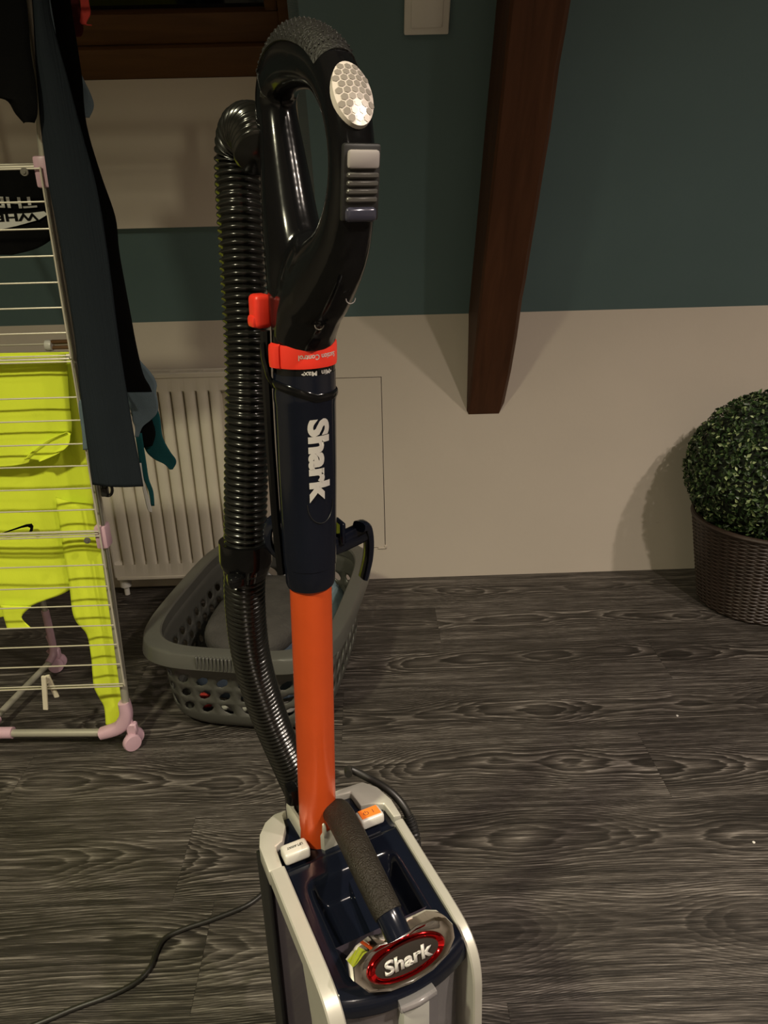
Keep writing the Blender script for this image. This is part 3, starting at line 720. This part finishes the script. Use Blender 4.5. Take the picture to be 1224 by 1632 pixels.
# ================================================================== THE VACUUM CLEANER
VX, VY, VA = -.058, .597, R(25)
vac = empty('upright_vacuum', 'upright vacuum cleaner with orange tube, black handle and ribbed hose', 'vacuum', (VX, VY, 0), VA)
ca, sa = math.cos(VA), math.sin(VA)
def WT(p, tw=0.):
    """wand frame: the wand stands a little off plumb; tw turns the grip about it"""
    x, y, z = p; c, s = math.cos(tw), math.sin(tw); x, y = c*x-s*y, s*x+c*y
    k = .0335*(z-.72); return Vector((x+k*ca, y-k*sa, z))
def wobj(name, bm, m, tw=0., parent=None, **kw):
    for v in bm.verts: v.co = WT(v.co, tw)
    return obj(name, bm, MT[m], parent or vac, **kw)
TW = 0.
# orange tube and navy sleeve
bm = bmesh.new(); lathe(bm, [(.0190, .425), (.0190, .80)], 40); wobj('orange_tube', bm, 'orange')
bm = bmesh.new(); lathe(bm, [(.0195, .738), (.0212, .7385), (.0222, .742), (.0227, .757), (.0227, .7585), (.0232, .759), (.0240, .79), (.0250, .85), (.0253, .905), (.0258, .908), (.0258, .914), (.0253, .917), (.0252, .930)], 48)
wobj('wand_sleeve', bm, 'navy')
bm = bmesh.new()      # slanted clip ring round the sleeve
def ringpt(q): return (.0262*math.cos(q), .0262*math.sin(q), .912+.010*max(0, -math.cos(q)))
sweep(bm, [ringpt(2*math.pi*i/40) for i in range(40)], (.0032, .0009), 8, (0, 0, 1), False, closed=True)
sweep(bm, [(-.024, .006, .918), (-.0285, .006, .928), (-.031, .008, .942), (-.030, .012, .952)], lambda i: (.004, .002), 8, (0, 1, 0))
wobj('sleeve_ring', bm, 'black')
# rail up the back of the sleeve
bm = bmesh.new(); sweep(bm, [(-.021, .018, .745), (-.0245, .016, .80), (-.0268, .014, .87), (-.0272, .014, .93), (-.0265, .014, .962)], .0042, 8); wobj('back_rail', bm, 'black')
# oval outline and lettering on the sleeve
def cyl(r, q0, z0):
    """letters: x runs along the arc, y up the tube"""
    return lambda x, y, z: (r*math.sin(q0+x/r), -r*math.cos(q0+x/r), z0+y)
bm = bmesh.new(); path = []
for i in range(25):
    q = math.pi*(1+i/24); path.append(cyl(.0248, .12, .823)(.0125*math.cos(q), .018*math.sin(q), 0))
sweep(bm, path, .0003, 6); wobj('sleeve_seam', bm, 'blackmatt')
bm = fit(text_bm('Shark', .03, .05, .0, 12), .0705, .0195)
for v in bm.verts: v.co = Vector((v.co.y, -v.co.x, 0))      # reads downwards
warp(bm, cyl(.02565, .066, .8600)); wobj('lettering', bm, 'letter', smooth=False)
# suction collar with its slider and lettering
bm = bmesh.new(); lathe(bm, [(.0248, .928), (.0250, .932), (.0250, .958), (.0246, .962)], 48); wobj('control_base', bm, 'black')
bm = bmesh.new(); rr = []
for i in range(33):
    q = R(-92+165*i/32)
    rr.append([(r*math.sin(q), -r*math.cos(q), z) for r, z in ((.0248, .9355), (.0262, .9357), (.0266, .938), (.0266, .951), (.0262, .9535), (.0248, .9538))])
rings(bm, rr); rc = wobj('suction_slider', bm, 'red')
bm = bmesh.new(); rr = []
for i in range(9):
    q = R(-94+30*i/8); b_ = .0022*math.sin(math.pi*i/8)**.5
    rr.append([(r*math.sin(q), -r*math.cos(q), z) for r, z in ((.0262, .9350), (.0275+b_, .9362), (.0280+b_, .940), (.0280+b_, .950), (.0275+b_, .9532), (.0262, .9545))])
rings(bm, rr); wobj('slider_thumb', bm, 'red', parent=rc)
bm = fit(text_bm('Suction Control', .01, .02, 0, 8), .034, .0042)
for v in bm.verts: v.co *= -1
warp(bm, cyl(.02672, .12, .9445)); wobj('lettering', bm, 'letter', parent=rc, smooth=False)
bm = fit(text_bm('\u25c2Min  Max\u25b8', .01, .02, 0, 6), .0285, .0042)
for v in bm.verts: v.co *= -1
warp(bm, cyl(.02512, .10, .9315)); wobj('lettering', bm, 'letter', smooth=False)

# handle: one closed grip, grown from two swept limbs and fused
bm = bmesh.new()
front = cr([(0, .000, .9545), (0, -.009, .978), (0, -.041, 1.001), (0, -.076, 1.025), (0, -.0930, 1.055), (0, -.0945, 1.084), (0, -.083, 1.112), (0, -.055, 1.135), (0, -.012, 1.147), (0, .022, 1.146), (0, .043, 1.131), (0, .045, 1.105)], 5)
fr = cr([(.0247, .0245), (.0246, .0265), (.0218, .0300), (.0180, .0220), (.0155, .0155), (.0147, .0133), (.0150, .0145), (.0150, .0175), (.0148, .0205), (.0148, .0205), (.015, .017), (.015, .014)], 5)
sweep(bm, front, lambda i: fr[i], 20, (1, 0, 0), power=2.4)
rear = cr([(0, 0, .955), (0, .004, .980), (0, .011, 1.012), (0, .022, 1.045), (0, .032, 1.085), (0, .040, 1.118), (0, .038, 1.140)], 5)
rf = cr([(.0248, .0248), (.0246, .0255), (.0240, .0285), (.0215, .0245), (.0178, .0185), (.0145, .0145), (.012, .012)], 5)
sweep(bm, rear, lambda i: rf[i], 20, (1, 0, 0))
web = cr([(0, 0, .954), (0, -.007, .970), (0, -.018, .988), (0, -.030, 1.005), (0, -.040, 1.020)], 4)
wr = cr([(.0249, .0248), (.0248, .0305), (.0238, .0360), (.0215, .0360), (.0170, .0290)], 4)
sweep(bm, web, lambda i: wr[i], 20, (1, 0, 0))
h = wobj('handle', bm, 'black', TW)
md = h.modifiers.new('fuse', 'REMESH'); md.mode = 'VOXEL'; md.voxel_size = .0019; md.use_smooth_shade = True
md = h.modifiers.new('soften', 'SMOOTH'); md.factor = .5; md.iterations = 9
# textured pad over the crown of the grip
def onfront(i, lat, lift):
    """point on the outer side of the front limb's path"""
    p = Vector(front[i]); t = (Vector(front[min(i+1, len(front)-1)])-Vector(front[max(i-1, 0)])).normalized()
    a = Vector((1, 0, 0)); a = (a-t*a.dot(t)).normalized(); b = t.cross(a)
    return p, t, a, b
bm = bmesh.new(); rr = []
for i in range(33, 51):
    p, t, a, b = onfront(i, 0, 0); ra, rb = fr[i]; k = min(1, (i-32)/3, (51-i)/3); ring = []
    sgn = 1 if b.z+(-b.y) > 0 else -1
    for j in range(13):
        q = R(-68+136*j/12); ring.append(p+a*((ra+.0006+.0008*k)*math.sin(q))+b*sgn*((rb+.0006+.0008*k)*math.cos(q)))
    for j in range(12, -1, -1):
        q = R(-68+136*j/12); ring.append(p+a*((ra-.003)*math.sin(q))+b*sgn*((rb-.003)*math.cos(q)))
    rr.append(ring)
rings(bm, rr); pad = wobj('grip_pad', bm, 'gripdots', TW)
bm = bmesh.new()
for i in range(34, 49):
    for sub_ in (0, .5):
        p, t, a, b = onfront(i, 0, 0); p2 = Vector(front[i+1]); pp = p.lerp(p2, sub_); ra, rb = fr[i]; sgn = 1 if b.z-b.y > 0 else -1
        for j in range(11):
            q = R(-60+120*(j+(.5 if sub_ else 0))/11); c = pp+a*((ra+.0013)*math.sin(q))+b*sgn*((rb+.0013)*math.cos(q))
            t_ = bmesh.new(); bmesh.ops.create_icosphere(t_, subdivisions=1, radius=.0009); bmesh.ops.translate(t_, verts=t_.verts, vec=c); join(bm, t_)
for v in bm.verts: pass
stuff(wobj('grip_dots', bm, 'gripdots', TW, pad))
# honeycomb reflector on the outside of the bend
p, t, a, b = onfront(29, 0, 0); sgn = 1 if b.z-b.y > 0 else -1; nb = (b*sgn).normalized()
ctr = Vector(front[29])+nb*(fr[29][1]-.001)
up_ = (t-nb*t.dot(nb)).normalized()
side_ = Vector((1, 0, 0)); side_ = (side_-nb*side_.dot(nb)).normalized()
def dome(x, y, h): # x, y across and along the badge; h proud
    k = (x/.0128)**2+(y/.0215)**2
    return ctr+side_*x+up_*y+nb*(h+.0034*(1-min(1, k)))
bm = bmesh.new(); n = 40; prevr = None; vv = []
for k in range(9):
    f_ = k/8; vv.append([bm.verts.new(dome(.0128*f_*math.cos(2*math.pi*j/n), .0215*f_*math.sin(2*math.pi*j/n), 0)) for j in range(n)] if k else [bm.verts.new(dome(0, 0, 0))])
for j in range(n): bm.faces.new((vv[0][0], vv[1][j], vv[1][(j+1) % n]))
for k in range(1, 8):
    for j in range(n): bm.faces.new((vv[k][j], vv[k][(j+1) % n], vv[k+1][(j+1) % n], vv[k+1][j]))
low_ = [bm.verts.new(v.co-nb*.005) for v in vv[8]]
for j in range(n): bm.faces.new((vv[8][j], vv[8][(j+1) % n], low_[(j+1) % n], low_[j]))
bad = wobj('reflector_badge', bm, 'badgeline', TW)
bm = bmesh.new(); hr = .00265; 
for r_ in range(-9, 10):
    for c_ in range(-6, 7):
        x = (c_+(.5 if r_ % 2 else 0))*hr*1.86; y = r_*hr*1.61
        if (x/.0122)**2+(y/.0208)**2 > .86: continue
        vs = [bm.verts.new(dome(x+hr*.86*math.sin(R(60*e)), y+hr*.86*math.cos(R(60*e)), .00035)) for e in range(6)]; bm.faces.new(vs)
obj_ = wobj('honeycomb_cells', bm, 'badgehex', TW, bad); stuff(obj_)
# slide switch below it
def on_limb(idx): 
    p, t, a, b = onfront(idx, 0, 0); s_ = 1 if (b.z-b.y) > 0 else -1; nb_ = (b*s_).normalized()
    mt = Matrix((a, t, nb_)).transposed().to_4x4(); mt.translation = p+nb_*fr[idx][1]; return mt
def place(idx, dy=0):
    return on_limb(idx) @ Matrix.Translation((0, dy, 0))
M1 = place(22)
bm = bmesh.new(); box(bm, (-.0128, -.024, -.004), (.0128, .020, .0010), .002, 2, M1); swt = wobj('switch_plate', bm, 'blackmatt', TW)
bm = bmesh.new(); box(bm, (-.0105, .006, 0), (.0105, .0165, .0046), .002, 2, M1)
wobj('slide_switch', bm, 'cupgrey', TW, swt); bm = bmesh.new()
for k in range(4): box(bm, (-.0103, .0040-.0046*k-.0032, 0), (.0103, .0040-.0046*k, .0042-.0004*k), .0008, 1, M1)
wobj('switch_ribs', bm, 'ribgrey', TW, swt)
bm = bmesh.new(); box(bm, (-.0108, -.0245, -.002), (.0108, -.0155, .0035), .003, 3, M1); wobj('indicator_lens', bm, 'lens', TW, swt)
# red hose release at the back left
bm = bmesh.new(); box(bm, (-.0345, .012, .9635), (-.0200, .032, .9895), .004, 3); box(bm, (-.0365, .014, .964), (-.0300, .030, .974), .003, 2); wobj('release_button', bm, 'red')
# small screw pits on the handle
for x, z, y in ((-.006, .972, -.050), (.006, .992, -.079)):
    bm = bmesh.new(); sweep(bm, [(x+.0035*math.cos(q), y, z+.0035*math.sin(q)) for q in [R(180+180*k/10) for k in range(11)]], .0004, 6); wobj('screw_pit', bm, 'cupgrey', TW)

# ribbed hose
hp = cr([(.000,.048,1.090),(.004,.070,1.108),(.003,.096,1.111),(.002,.114,1.092),(-.003,.106,1.046),(-.008,.096,.992),(-.013,.087,.940),(-.020,.079,.885),(-.027,.079,.826),(-.034,.079,.764),(-.036,.080,.735),(-.038,.092,.683),(-.032,.113,.602),(-.015,.130,.511),(.006,.135,.426),(.021,.136,.364),(.026,.128,.30),(.026,.105,.24),(.020,.060,.20)], 10)
# resample evenly
L_ = [0]
for i in range(len(hp)-1): L_.append(L_[-1]+math.dist(hp[i], hp[i+1]))
step = .0063/6; npt = int(L_[-1]/step); path = []; j = 0
for i in range(npt):
    d = i*step
    while L_[j+1] < d: j += 1
    f_ = (d-L_[j])/(L_[j+1]-L_[j]); path.append(tuple(a+(b-a)*f_ for a, b in zip(hp[j], hp[j+1])))
bm = bmesh.new(); prof_ = [.0179, .0188, .0204, .0208, .0204, .0188]
sweep(bm, path, lambda i: prof_[i % 6], 24); obj('hose', bm, MT['hose'], vac, True, 80)
# hose cuff with its hook, halfway down
def near(z): return min(range(len(path)), key=lambda i: abs(path[i][2]-z)+(9 if path[i][1] > .12 else 0)+(9 if path[i][2] > 1.05 else 0))
i0, i1 = near(.722), near(.756)
bm = bmesh.new(); seg = path[min(i0, i1):max(i0, i1)+1]; nn_ = len(seg)
sweep(bm, seg, lambda i: .0213+.0042*min(1, (1-i/nn_)*2.2)*(1 if i < nn_*.75 else .6), 28)
c = Vector(seg[-6])
box(bm, (c.x-.024, c.y-.030, c.z-.006), (c.x-.008, c.y-.014, c.z+.006), .003, 2)
obj('hose_cuff', bm, MT['black'], vac, True, 50)
# cord hooks on the wand
bm = bmesh.new()
sweep(bm, cr([(-.018, .030, .770), (.0, .036, .762), (.034, .038, .752), (.058, .038, .756), (.071, .036, .761)], 5), lambda i: (.010, .007), 12, (0, 0, 1), power=3)
sweep(bm, cr([(.062, .030, .769), (.071, .034, .766), (.075, .036, .750), (.074, .036, .730), (.069, .036, .710)], 5), lambda i: (.008, .0050-.0022*i/20), 12, (0, 1, 0), power=3)
box(bm, (.042, .028, .753), (.048, .046, .777), .002, 1)
wobj('cord_hook', bm, 'navy')
bm = bmesh.new()
sweep(bm, cr([(-.016, .020, .800), (-.027, .026, .792), (-.0295, .028, .778), (-.026, .028, .766), (-.014, .024, .752)], 5), lambda i: (.009, .0035), 12, (0, 1, 0)); wobj('cord_hook', bm, 'navy')

# ---------------------------------------------------------------- canister
def rz(y): return .455+(y-.05)*.105
cx = .003
# silver side rails that turn down into front posts
for x, w_ in ((-.0625, .0075), (.0730, .0050)):
    bm = bmesh.new()
    pth = cr([(x, -.0225, rz(-.0225)-.010), (x, -.05, rz(-.05)-.010), (x, -.08, rz(-.08)-.010), (x, -.135, rz(-.135)-.010), (x, -.157, rz(-.157)-.016), (x, -.167, .398), (x, -.170, .36), (x, -.172, .26), (x, -.172, .14)], 6)
    rr = []
    P = [Vector(p) for p in pth]
    for i in range(len(P)):
        t = (P[min(i+1, len(P)-1)]-P[max(0, i-1)]).normalized(); a = Vector((1, 0, 0)); b = a.cross(t)
        if b.z < 0 and b.y > 0: b = -b
        hw_, hd = w_, .0105; wide = .009 if i > len(P)*.62 else 0
        c_ = .0014
        ring = [(-hw_, -hd-wide*0), (-hw_, hd-c_), (-hw_+c_, hd), (hw_-c_, hd), (hw_, hd-c_), (hw_, -hd)]
        rr.append([P[i]+a*u_+b*v_ for u_, v_ in ring])
    rings(bm, rr); obj('frame_rail', bm, MT['silver'], vac, True, 30)
# triangular gusset under each rail's front bend
for x0, x1 in ((-.0695, -.0560), (.0690, .0775)):
    bm = bmesh.new()
    a = [(x0, -.105, .424), (x0, -.140, .420), (x0, -.160, .395), (x0, -.164, .14), (x0, -.120, .14), (x0, -.120, .36)]
    rings(bm, [[Vector(p) for p in a], [Vector((x1, p[1], p[2])) for p in a]]); obj('front_post', bm, MT['silver'], vac, True, 30)
# back plate with two lobes, and the socket that holds the tube
def plate(poly, name, m, z, t=.020, bev=.002, par=None):
    bm = bmesh.new(); prism(bm, poly, 0, t, bev)
    for v in bm.verts: v.co.z += rz(v.co.y)+z
    return obj(name, bm, MT[m], par or vac, True, 35)
plate([(-.0715, -.024), (-.071, .008), (-.066, .022), (-.056, .034), (-.044, .040), (-.030, .040), (-.036, .036), (-.038, .020), (-.047, .004), (-.0555, .001), (-.057, -.024)], 'back_plate', 'silver', -.0195)
plate([(.032, .041), (.060, .040), (.072, .026), (.0785, .004), (.0785, -.020), (.0695, -.018), (.068, .002), (.056, .0075), (.044, .010), (.042, .032), (.020, .034), (.018, .041)], 'back_plate', 'silver', -.0195)
bm = bmesh.new(); oct_ = [(-.030, .030), (-.012, .048), (.018, .048), (.030, .030), (.030, .004), (.016, -.020), (-.010, -.020), (-.0275, .000)]
oct_ = [(-.030, .040), (-.022, .058), (.012, .058), (.020, .040), (.019, .000), (.010, -.017), (-.010, -.018), (-.027, .004)]
rings(bm, [[(x*.80-.002, y*.8, .36) for x, y in oct_], [(x, y, .440) for x, y in oct_], [(x, y, .458) for x, y in oct_], [(x*.93, y*.93, .462) for x, y in oct_], [(x*.78-.001, y*.78, .461) for x, y in oct_], [(x*.72-.002, y*.72, .45) for x, y in oct_]])
bmesh.ops.bevel(bm, geom=[e for e in bm.edges if not e.is_boundary and e.calc_face_angle(0) > .5], offset=.002, segments=2, affect='EDGES')
obj('tube_socket', bm, MT['silver'], vac, True, 35)
bm = bmesh.new(); box(bm, (-.028, .034, .42), (-.015, .052, .480), .003, 2); obj('hose_bracket', bm, MT['black'], vac)
# navy deck under the buttons
bm = bmesh.new(); prism(bm, [(-.057, -.034), (-.062, .018), (-.036, .036), (.05, .036), (.070, .020), (.070, -.028), (.060, -.034)], 0, .006, .001)
for v in bm.verts: v.co.z += rz(v.co.y)-.014
obj('rear_deck', bm, MT['navy'], vac, True, 35)
# lid: glossy navy top with a moulded basin and a bowed front lip
bm = bmesh.new(); nx, ny = 44, 64; vv = []
x0, x1 = -.0565, .0690
def lidpt(u, v):
    x = x0+(x1-x0)*u; s = (2*u-1)
    if v < .72: y = -.026+(-.150+.026)*(v/.72); z = rz(y)-.006
    else:
        q = (v-.72)/.28*R(90) if v < .9 else R(90)
        q = min(R(90), (v-.72)/.16*R(90)); y = -.150-.013*math.sin(q); z = rz(-.150)-.006-.012*(1-math.cos(q))-max(0, v-.88)*.06
    bow = .014*(1-s*s)*min(1, max(0, (v-.45)/.3)); y -= bow
    # basin
    ex = max(0, min(1, (min(u, 1-u)-.09)/.16)); ey = max(0, min(1, (v-.10)/.13, (.74-v)/.30))
    m_ = min(ex, ey); m_ = m_*m_*(3-2*m_)
    cr_ = max(0, 1-math.hypot(max(0, .22-min(u, 1-u))/.12, max(0, .24-v)/.14)) 
    z -= .022*m_*min(1, cr_*3)
    return (x, y, z)
for i in range(ny+1): vv.append([bm.verts.new(lidpt(j/nx, i/ny)) for j in range(nx+1)])
for i in range(ny):
    for j in range(nx): bm.faces.new((vv[i][j], vv[i][j+1], vv[i+1][j+1], vv[i+1][j]))
o = obj('lid', bm, MT['navy'], vac, True, 60)
md = o.modifiers.new('shell', 'SOLIDIFY'); md.thickness = .003; md.offset = 0
# ridge running down the basin beside the carry handle
bm = bmesh.new(); sweep(bm, [(.006, -.030, rz(-.03)-.010), (.006, -.036, rz(-.036)-.013), (.004, -.075, rz(-.075)-.022), (.001, -.125, rz(-.125)-.018)], lambda i: (.0055, .003), 8, (1, 0, 0), power=4); obj('basin_ridge', bm, MT['navy'], vac)
# cup: smoked side body, clear bowed front, dark core
def cup_ring(hx, yb_, yf, bow, z, n=14):
    r = [(cx-hx, yb_, z), (cx+hx, yb_, z)]
    for k in range(n+1):
        s = 1-2*k/n; r.append((cx+hx*s, yf-bow*(1-s*s), z))
    return r
bm = bmesh.new(); rings(bm, [cup_ring(.0655, .030, -.118, .0, z) for z in (.135, .432)], False); obj('cup_side', bm, MT['purple'], vac, True, 40)
bm = bmesh.new(); rings(bm, [cup_ring(.058, .028, -.11, .0, z) for z in (.14, .396)]); obj('cup_core', bm, MT['cupdark'], vac, True, 40)
bm = bmesh.new(); rings(bm, [cup_ring(.0610, -.119, -.156, .016, z) for z in (.135, .408)]); obj('cup_front', bm, MT['clear'], vac, True, 40)
bm = bmesh.new(); lathe(bm, [(.030, .15), (.030, .36), (.034, .365), (.034, .38), (.026, .39)], 32, (cx, -.138, 0)); obj('cup_filter', bm, MT['cupgrey'], vac)
bm = bmesh.new(); rr = []
for i in range(21):
    s = -1+2*i/20; x = cx+.062*s; y = -.158-.0165*(1-s*s); rr.append([(x, y+.003, .406), (x, y, .406), (x, y, .4105), (x, y+.003, .4105)])
rings(bm, rr); obj('cup_seal', bm, MT['clear'], vac)
bm = bmesh.new(); box(bm, (-.0700, -.004, .14), (-.0655, .030, .425), .0015, 2); box(bm, (.0705, -.004, .14), (.0755, .030, .425), .0015, 2); obj('side_strip', bm, MT['blackmatt'], vac)
# latch on the cup front
bm = bmesh.new(); box(bm, (-.006, -.182, .335), (.021, -.168, .406), .003, 2); obj('cup_latch', bm, MT['latch'], vac)
bm = bmesh.new(); sweep(bm, [(-.009, -.1795, .4140), (.008, -.1815, .4140), (.025, -.1795, .4140)], (.0045, .006), 12, (0, 0, 1), power=3); obj('latch_bar', bm, MT['clear'], vac)
# buttons
def button(c, sx, sy, h, face, word, ang=0.):
    bm = bmesh.new(); box(bm, (-sx, -sy, 0), (sx, sy, h), .0032, 3); o = obj('button', bm, MT['white'], vac); o.location = c; o.rotation_euler = (R(-4), 0, ang)
    if face:
        bm = bmesh.new(); box(bm, (-sx+.0025, -sy+.003, h-.001), (sx-.0025, sy-.002, h+.0004), .0004, 1); f_ = obj('button_face', bm, MT['orangebtn'], o); f_['label'] = 'orange button top'
        bm = bmesh.new(); sweep(bm, [(.0026*math.cos(q)-.004, .0026*math.sin(q), h+.0006) for q in [R(120+300*k/16) for k in range(17)]], .00035, 6); sweep(bm, [(-.004, .0005, h+.0006), (-.004, .0036, h+.0006)], .00035, 6); sweep(bm, [(.004, -.0026, h+.0006), (.004, .0026, h+.0006)], .00035, 6)
        obj('power_symbol', bm, MT['pegbrown'], o)
    if word:
        bm = fit(text_bm(word, .01, .02, 0, 1), .0165, .0034)
        for v in bm.verts: v.co = Vector((-v.co.x, -v.co.y, h+.0003))
        obj('lettering', bm, MT['blackmatt'], o, False)
button((-.0405, -.0165, rz(-.016)-.003), .0135, .0088, .0135, False, 'LIFT-AWAY')
button((.0455, -.0105, rz(-.01)-.003), .0135, .0092, .0125, True, None)
# carry handle
bm = bmesh.new(); hp2 = cr([(.008, .000, .440), (.007, -.002, .464), (.006, -.017, .4835), (.003, -.058, .4910), (.000, -.100, .4905), (.000, -.128, .4840), (.001, -.143, .4780)], 7)
sweep(bm, hp2, lambda i: (.0145-.0016*max(0, (i-20)/22), .0110), 20, (1, 0, 0), power=2.3); obj('carry_handle', bm, MT['rubber'], vac)
bm = bmesh.new(); sweep(bm, cr([(.000, -.124, .4850), (.001, -.142, .4785), (.003, -.158, .466)], 5), (.0116, .0096), 20, (1, 0, 0), power=2.3); obj('handle_end', bm, MT['navy'], vac)
bm = bmesh.new(); t = bmesh.new(); lathe(t, [(.003, -.002), (.010, -.0015), (.011, 0), (.010, .0015), (.003, .002)], 20); bmesh.ops.scale(t, vec=(1, .5, 1), verts=t.verts); bmesh.ops.transform(t, matrix=Matrix.Translation((-.0085, -.014, .463)) @ Matrix.Rotation(R(90), 4, 'Y'), verts=t.verts); join(bm, t); obj('handle_pivot', bm, MT['silver'], vac)
# chrome emblem, leaning back, with red ring, dark oval and lettering
EM = Matrix.Translation((.0055, -.1665, .4525)) @ Matrix.Rotation(R(60), 4, 'X') @ Matrix.Diagonal((1.09, .81, 1, 1))       # local xy is the face, z its normal
bm = bmesh.new()
def eo(k, z, sh=1.): 
    pts = [(-.0455, -.002), (-.0435, .011), (-.033, .0195), (-.021, .0230), (-.013, .0205), (.006, .0205), (.014, .0230), (.031, .0230), (.0405, .0175), (.0450, .007), (.0440, -.006), (.036, -.0185), (.019, -.027), (0, -.0295), (-.019, -.027), (-.037, -.018)]
    return [(x*k, y*k, z) for x, y in pts]
rr = [eo(.93, -.021), eo(1, -.020), eo(1, -.0012), eo(.985, .0006), eo(.90, .0012), eo(.80, .0)]
rings(bm, rr); 
for v in bm.verts: v.co = EM @ v.co
em = obj('chrome_emblem', bm, MT['chrome'], vac, True, 30)
bm = bmesh.new(); rr = []
for j in range(48):
    q = 2*math.pi*j/48; c, s = math.cos(q), math.sin(q)
    rr.append([EM @ Vector((ax*c, ay*s-.003, z)) for ax, ay, z in ((.0345, .0195, -.001), (.0345, .0195, .0014), (.0325, .0178, .0034), (.0280, .0138, .0012), (.0275, .0134, -.001))])
rings(bm, rr, False, True); obj('red_ring', bm, MT['redchrome'], em, True, 50)
bm = bmesh.new(); vs = [bm.verts.new(EM @ Vector((.0288*math.cos(2*math.pi*j/48), .0144*math.sin(2*math.pi*j/48)-.003, .0012))) for j in range(48)]
vs2 = [bm.verts.new(EM @ Vector((.02*math.cos(2*math.pi*j/48), .009*math.sin(2*math.pi*j/48)-.003, .0020))) for j in range(48)]
for j in range(48): bm.faces.new((vs[j], vs[(j+1) % 48], vs2[(j+1) % 48], vs2[j]))
bm.faces.new(vs2); obj('dark_oval', bm, MT['darkbadge'], em)
bm = fit(text_bm('Shark', .02, .035, .12, 2), .0425, .0145)
for v in bm.verts: v.co = EM @ Vector((v.co.x, v.co.y-.003, .0026))
thicken(bm, .0008); obj('lettering', bm, MT['letter'], em, False)
# lower body, floor head and wheels (below the frame)
bm = bmesh.new(); box(bm, (cx-.07, -.16, .085), (cx+.07, .03, .137), .012, 3); obj('motor_base', bm, MT['navy'], vac)
bm = bmesh.new(); box(bm, (cx-.14, -.30, .012), (cx+.14, -.06, .075), .015, 3); obj('floor_head', bm, MT['navy'], vac)
bm = bmesh.new(); sweep(bm, [(cx, -.08, .05), (cx, -.04, .07), (cx, -.02, .10)], .03, 16); obj('head_neck', bm, MT['blackmatt'], vac)
for x in (-.075, .095):
    bm = bmesh.new(); t = bmesh.new(); lathe(t, [(.03, -.012), (.045, -.010), (.045, .010), (.03, .012)], 28); bmesh.ops.transform(t, matrix=Matrix.Translation((x, .02, .045)) @ Matrix.Rotation(R(90), 4, 'Y'), verts=t.verts); join(bm, t); obj('wheel', bm, MT['blackmatt'], vac)
# power cord: wound part behind the body, and the run across the floor
bm = bmesh.new()
sweep(bm, cr([(.052,.060,.452),(.058,.071,.448),(.073,.060,.440),(.091,.036,.431),(.101,.018,.417),(.104,.005,.398),(.103,-.004,.378),(.098,.02,.33),(.085,.045,.28),(.05,.065,.25)], 8), .0046, 12)
obj('power_cord', bm, MT['cord'], vac)
bm = bmesh.new(); pp = cr([(.1025,.012,.409),(.1042,.004,.397),(.103,-.004,.378),(.101,.003,.355)], 14)
sweep(bm, pp, lambda i: .0068 if i % 3 else .0056, 12); obj('cord_strain_relief', bm, MT['blackmatt'], vac)
wl = [(-.02,.80),(-.09,.955),(-.161,.941),(-.191,.917),(-.223,.886),(-.275,.862),(-.321,.845),(-.345,.830),(-.352,.806),(-.354,.785),(-.367,.763),(-.398,.744),(-.446,.726),(-.491,.706),(-.56,.68),(-.68,.66),(-.85,.70)]
pl = []
for x, y in wl:
    dx, dy = x-VX, y-VY; pl.append((ca*dx+sa*dy, -sa*dx+ca*dy, .0042))
pl[0] = (.03, .12, .16); pl.insert(0, (.03, .05, .20)); pl.insert(2, (.02, .20, .04))
bm = bmesh.new(); sweep(bm, cr(pl, 8), .0040, 10); obj('power_cord', bm, MT['cord'], vac)

# crumbs on the floor
for nm, x, y, lab in (('paper_crumb', .66, 1.33, 'tiny white crumb on the floor right of the vacuum, nearer the wall'), ('paper_crumb', .655, .975, 'tiny white crumb on the floor at the right edge, nearer the camera')):
    bm = bmesh.new(); bmesh.ops.create_icosphere(bm, subdivisions=1, radius=.003)
    for v in bm.verts: v.co.z = max(0, v.co.z*.6+.0012)
    o = obj(nm, bm, MT['crumb']); o.location = (x, y, 0); tag(o, lab, 'crumb')
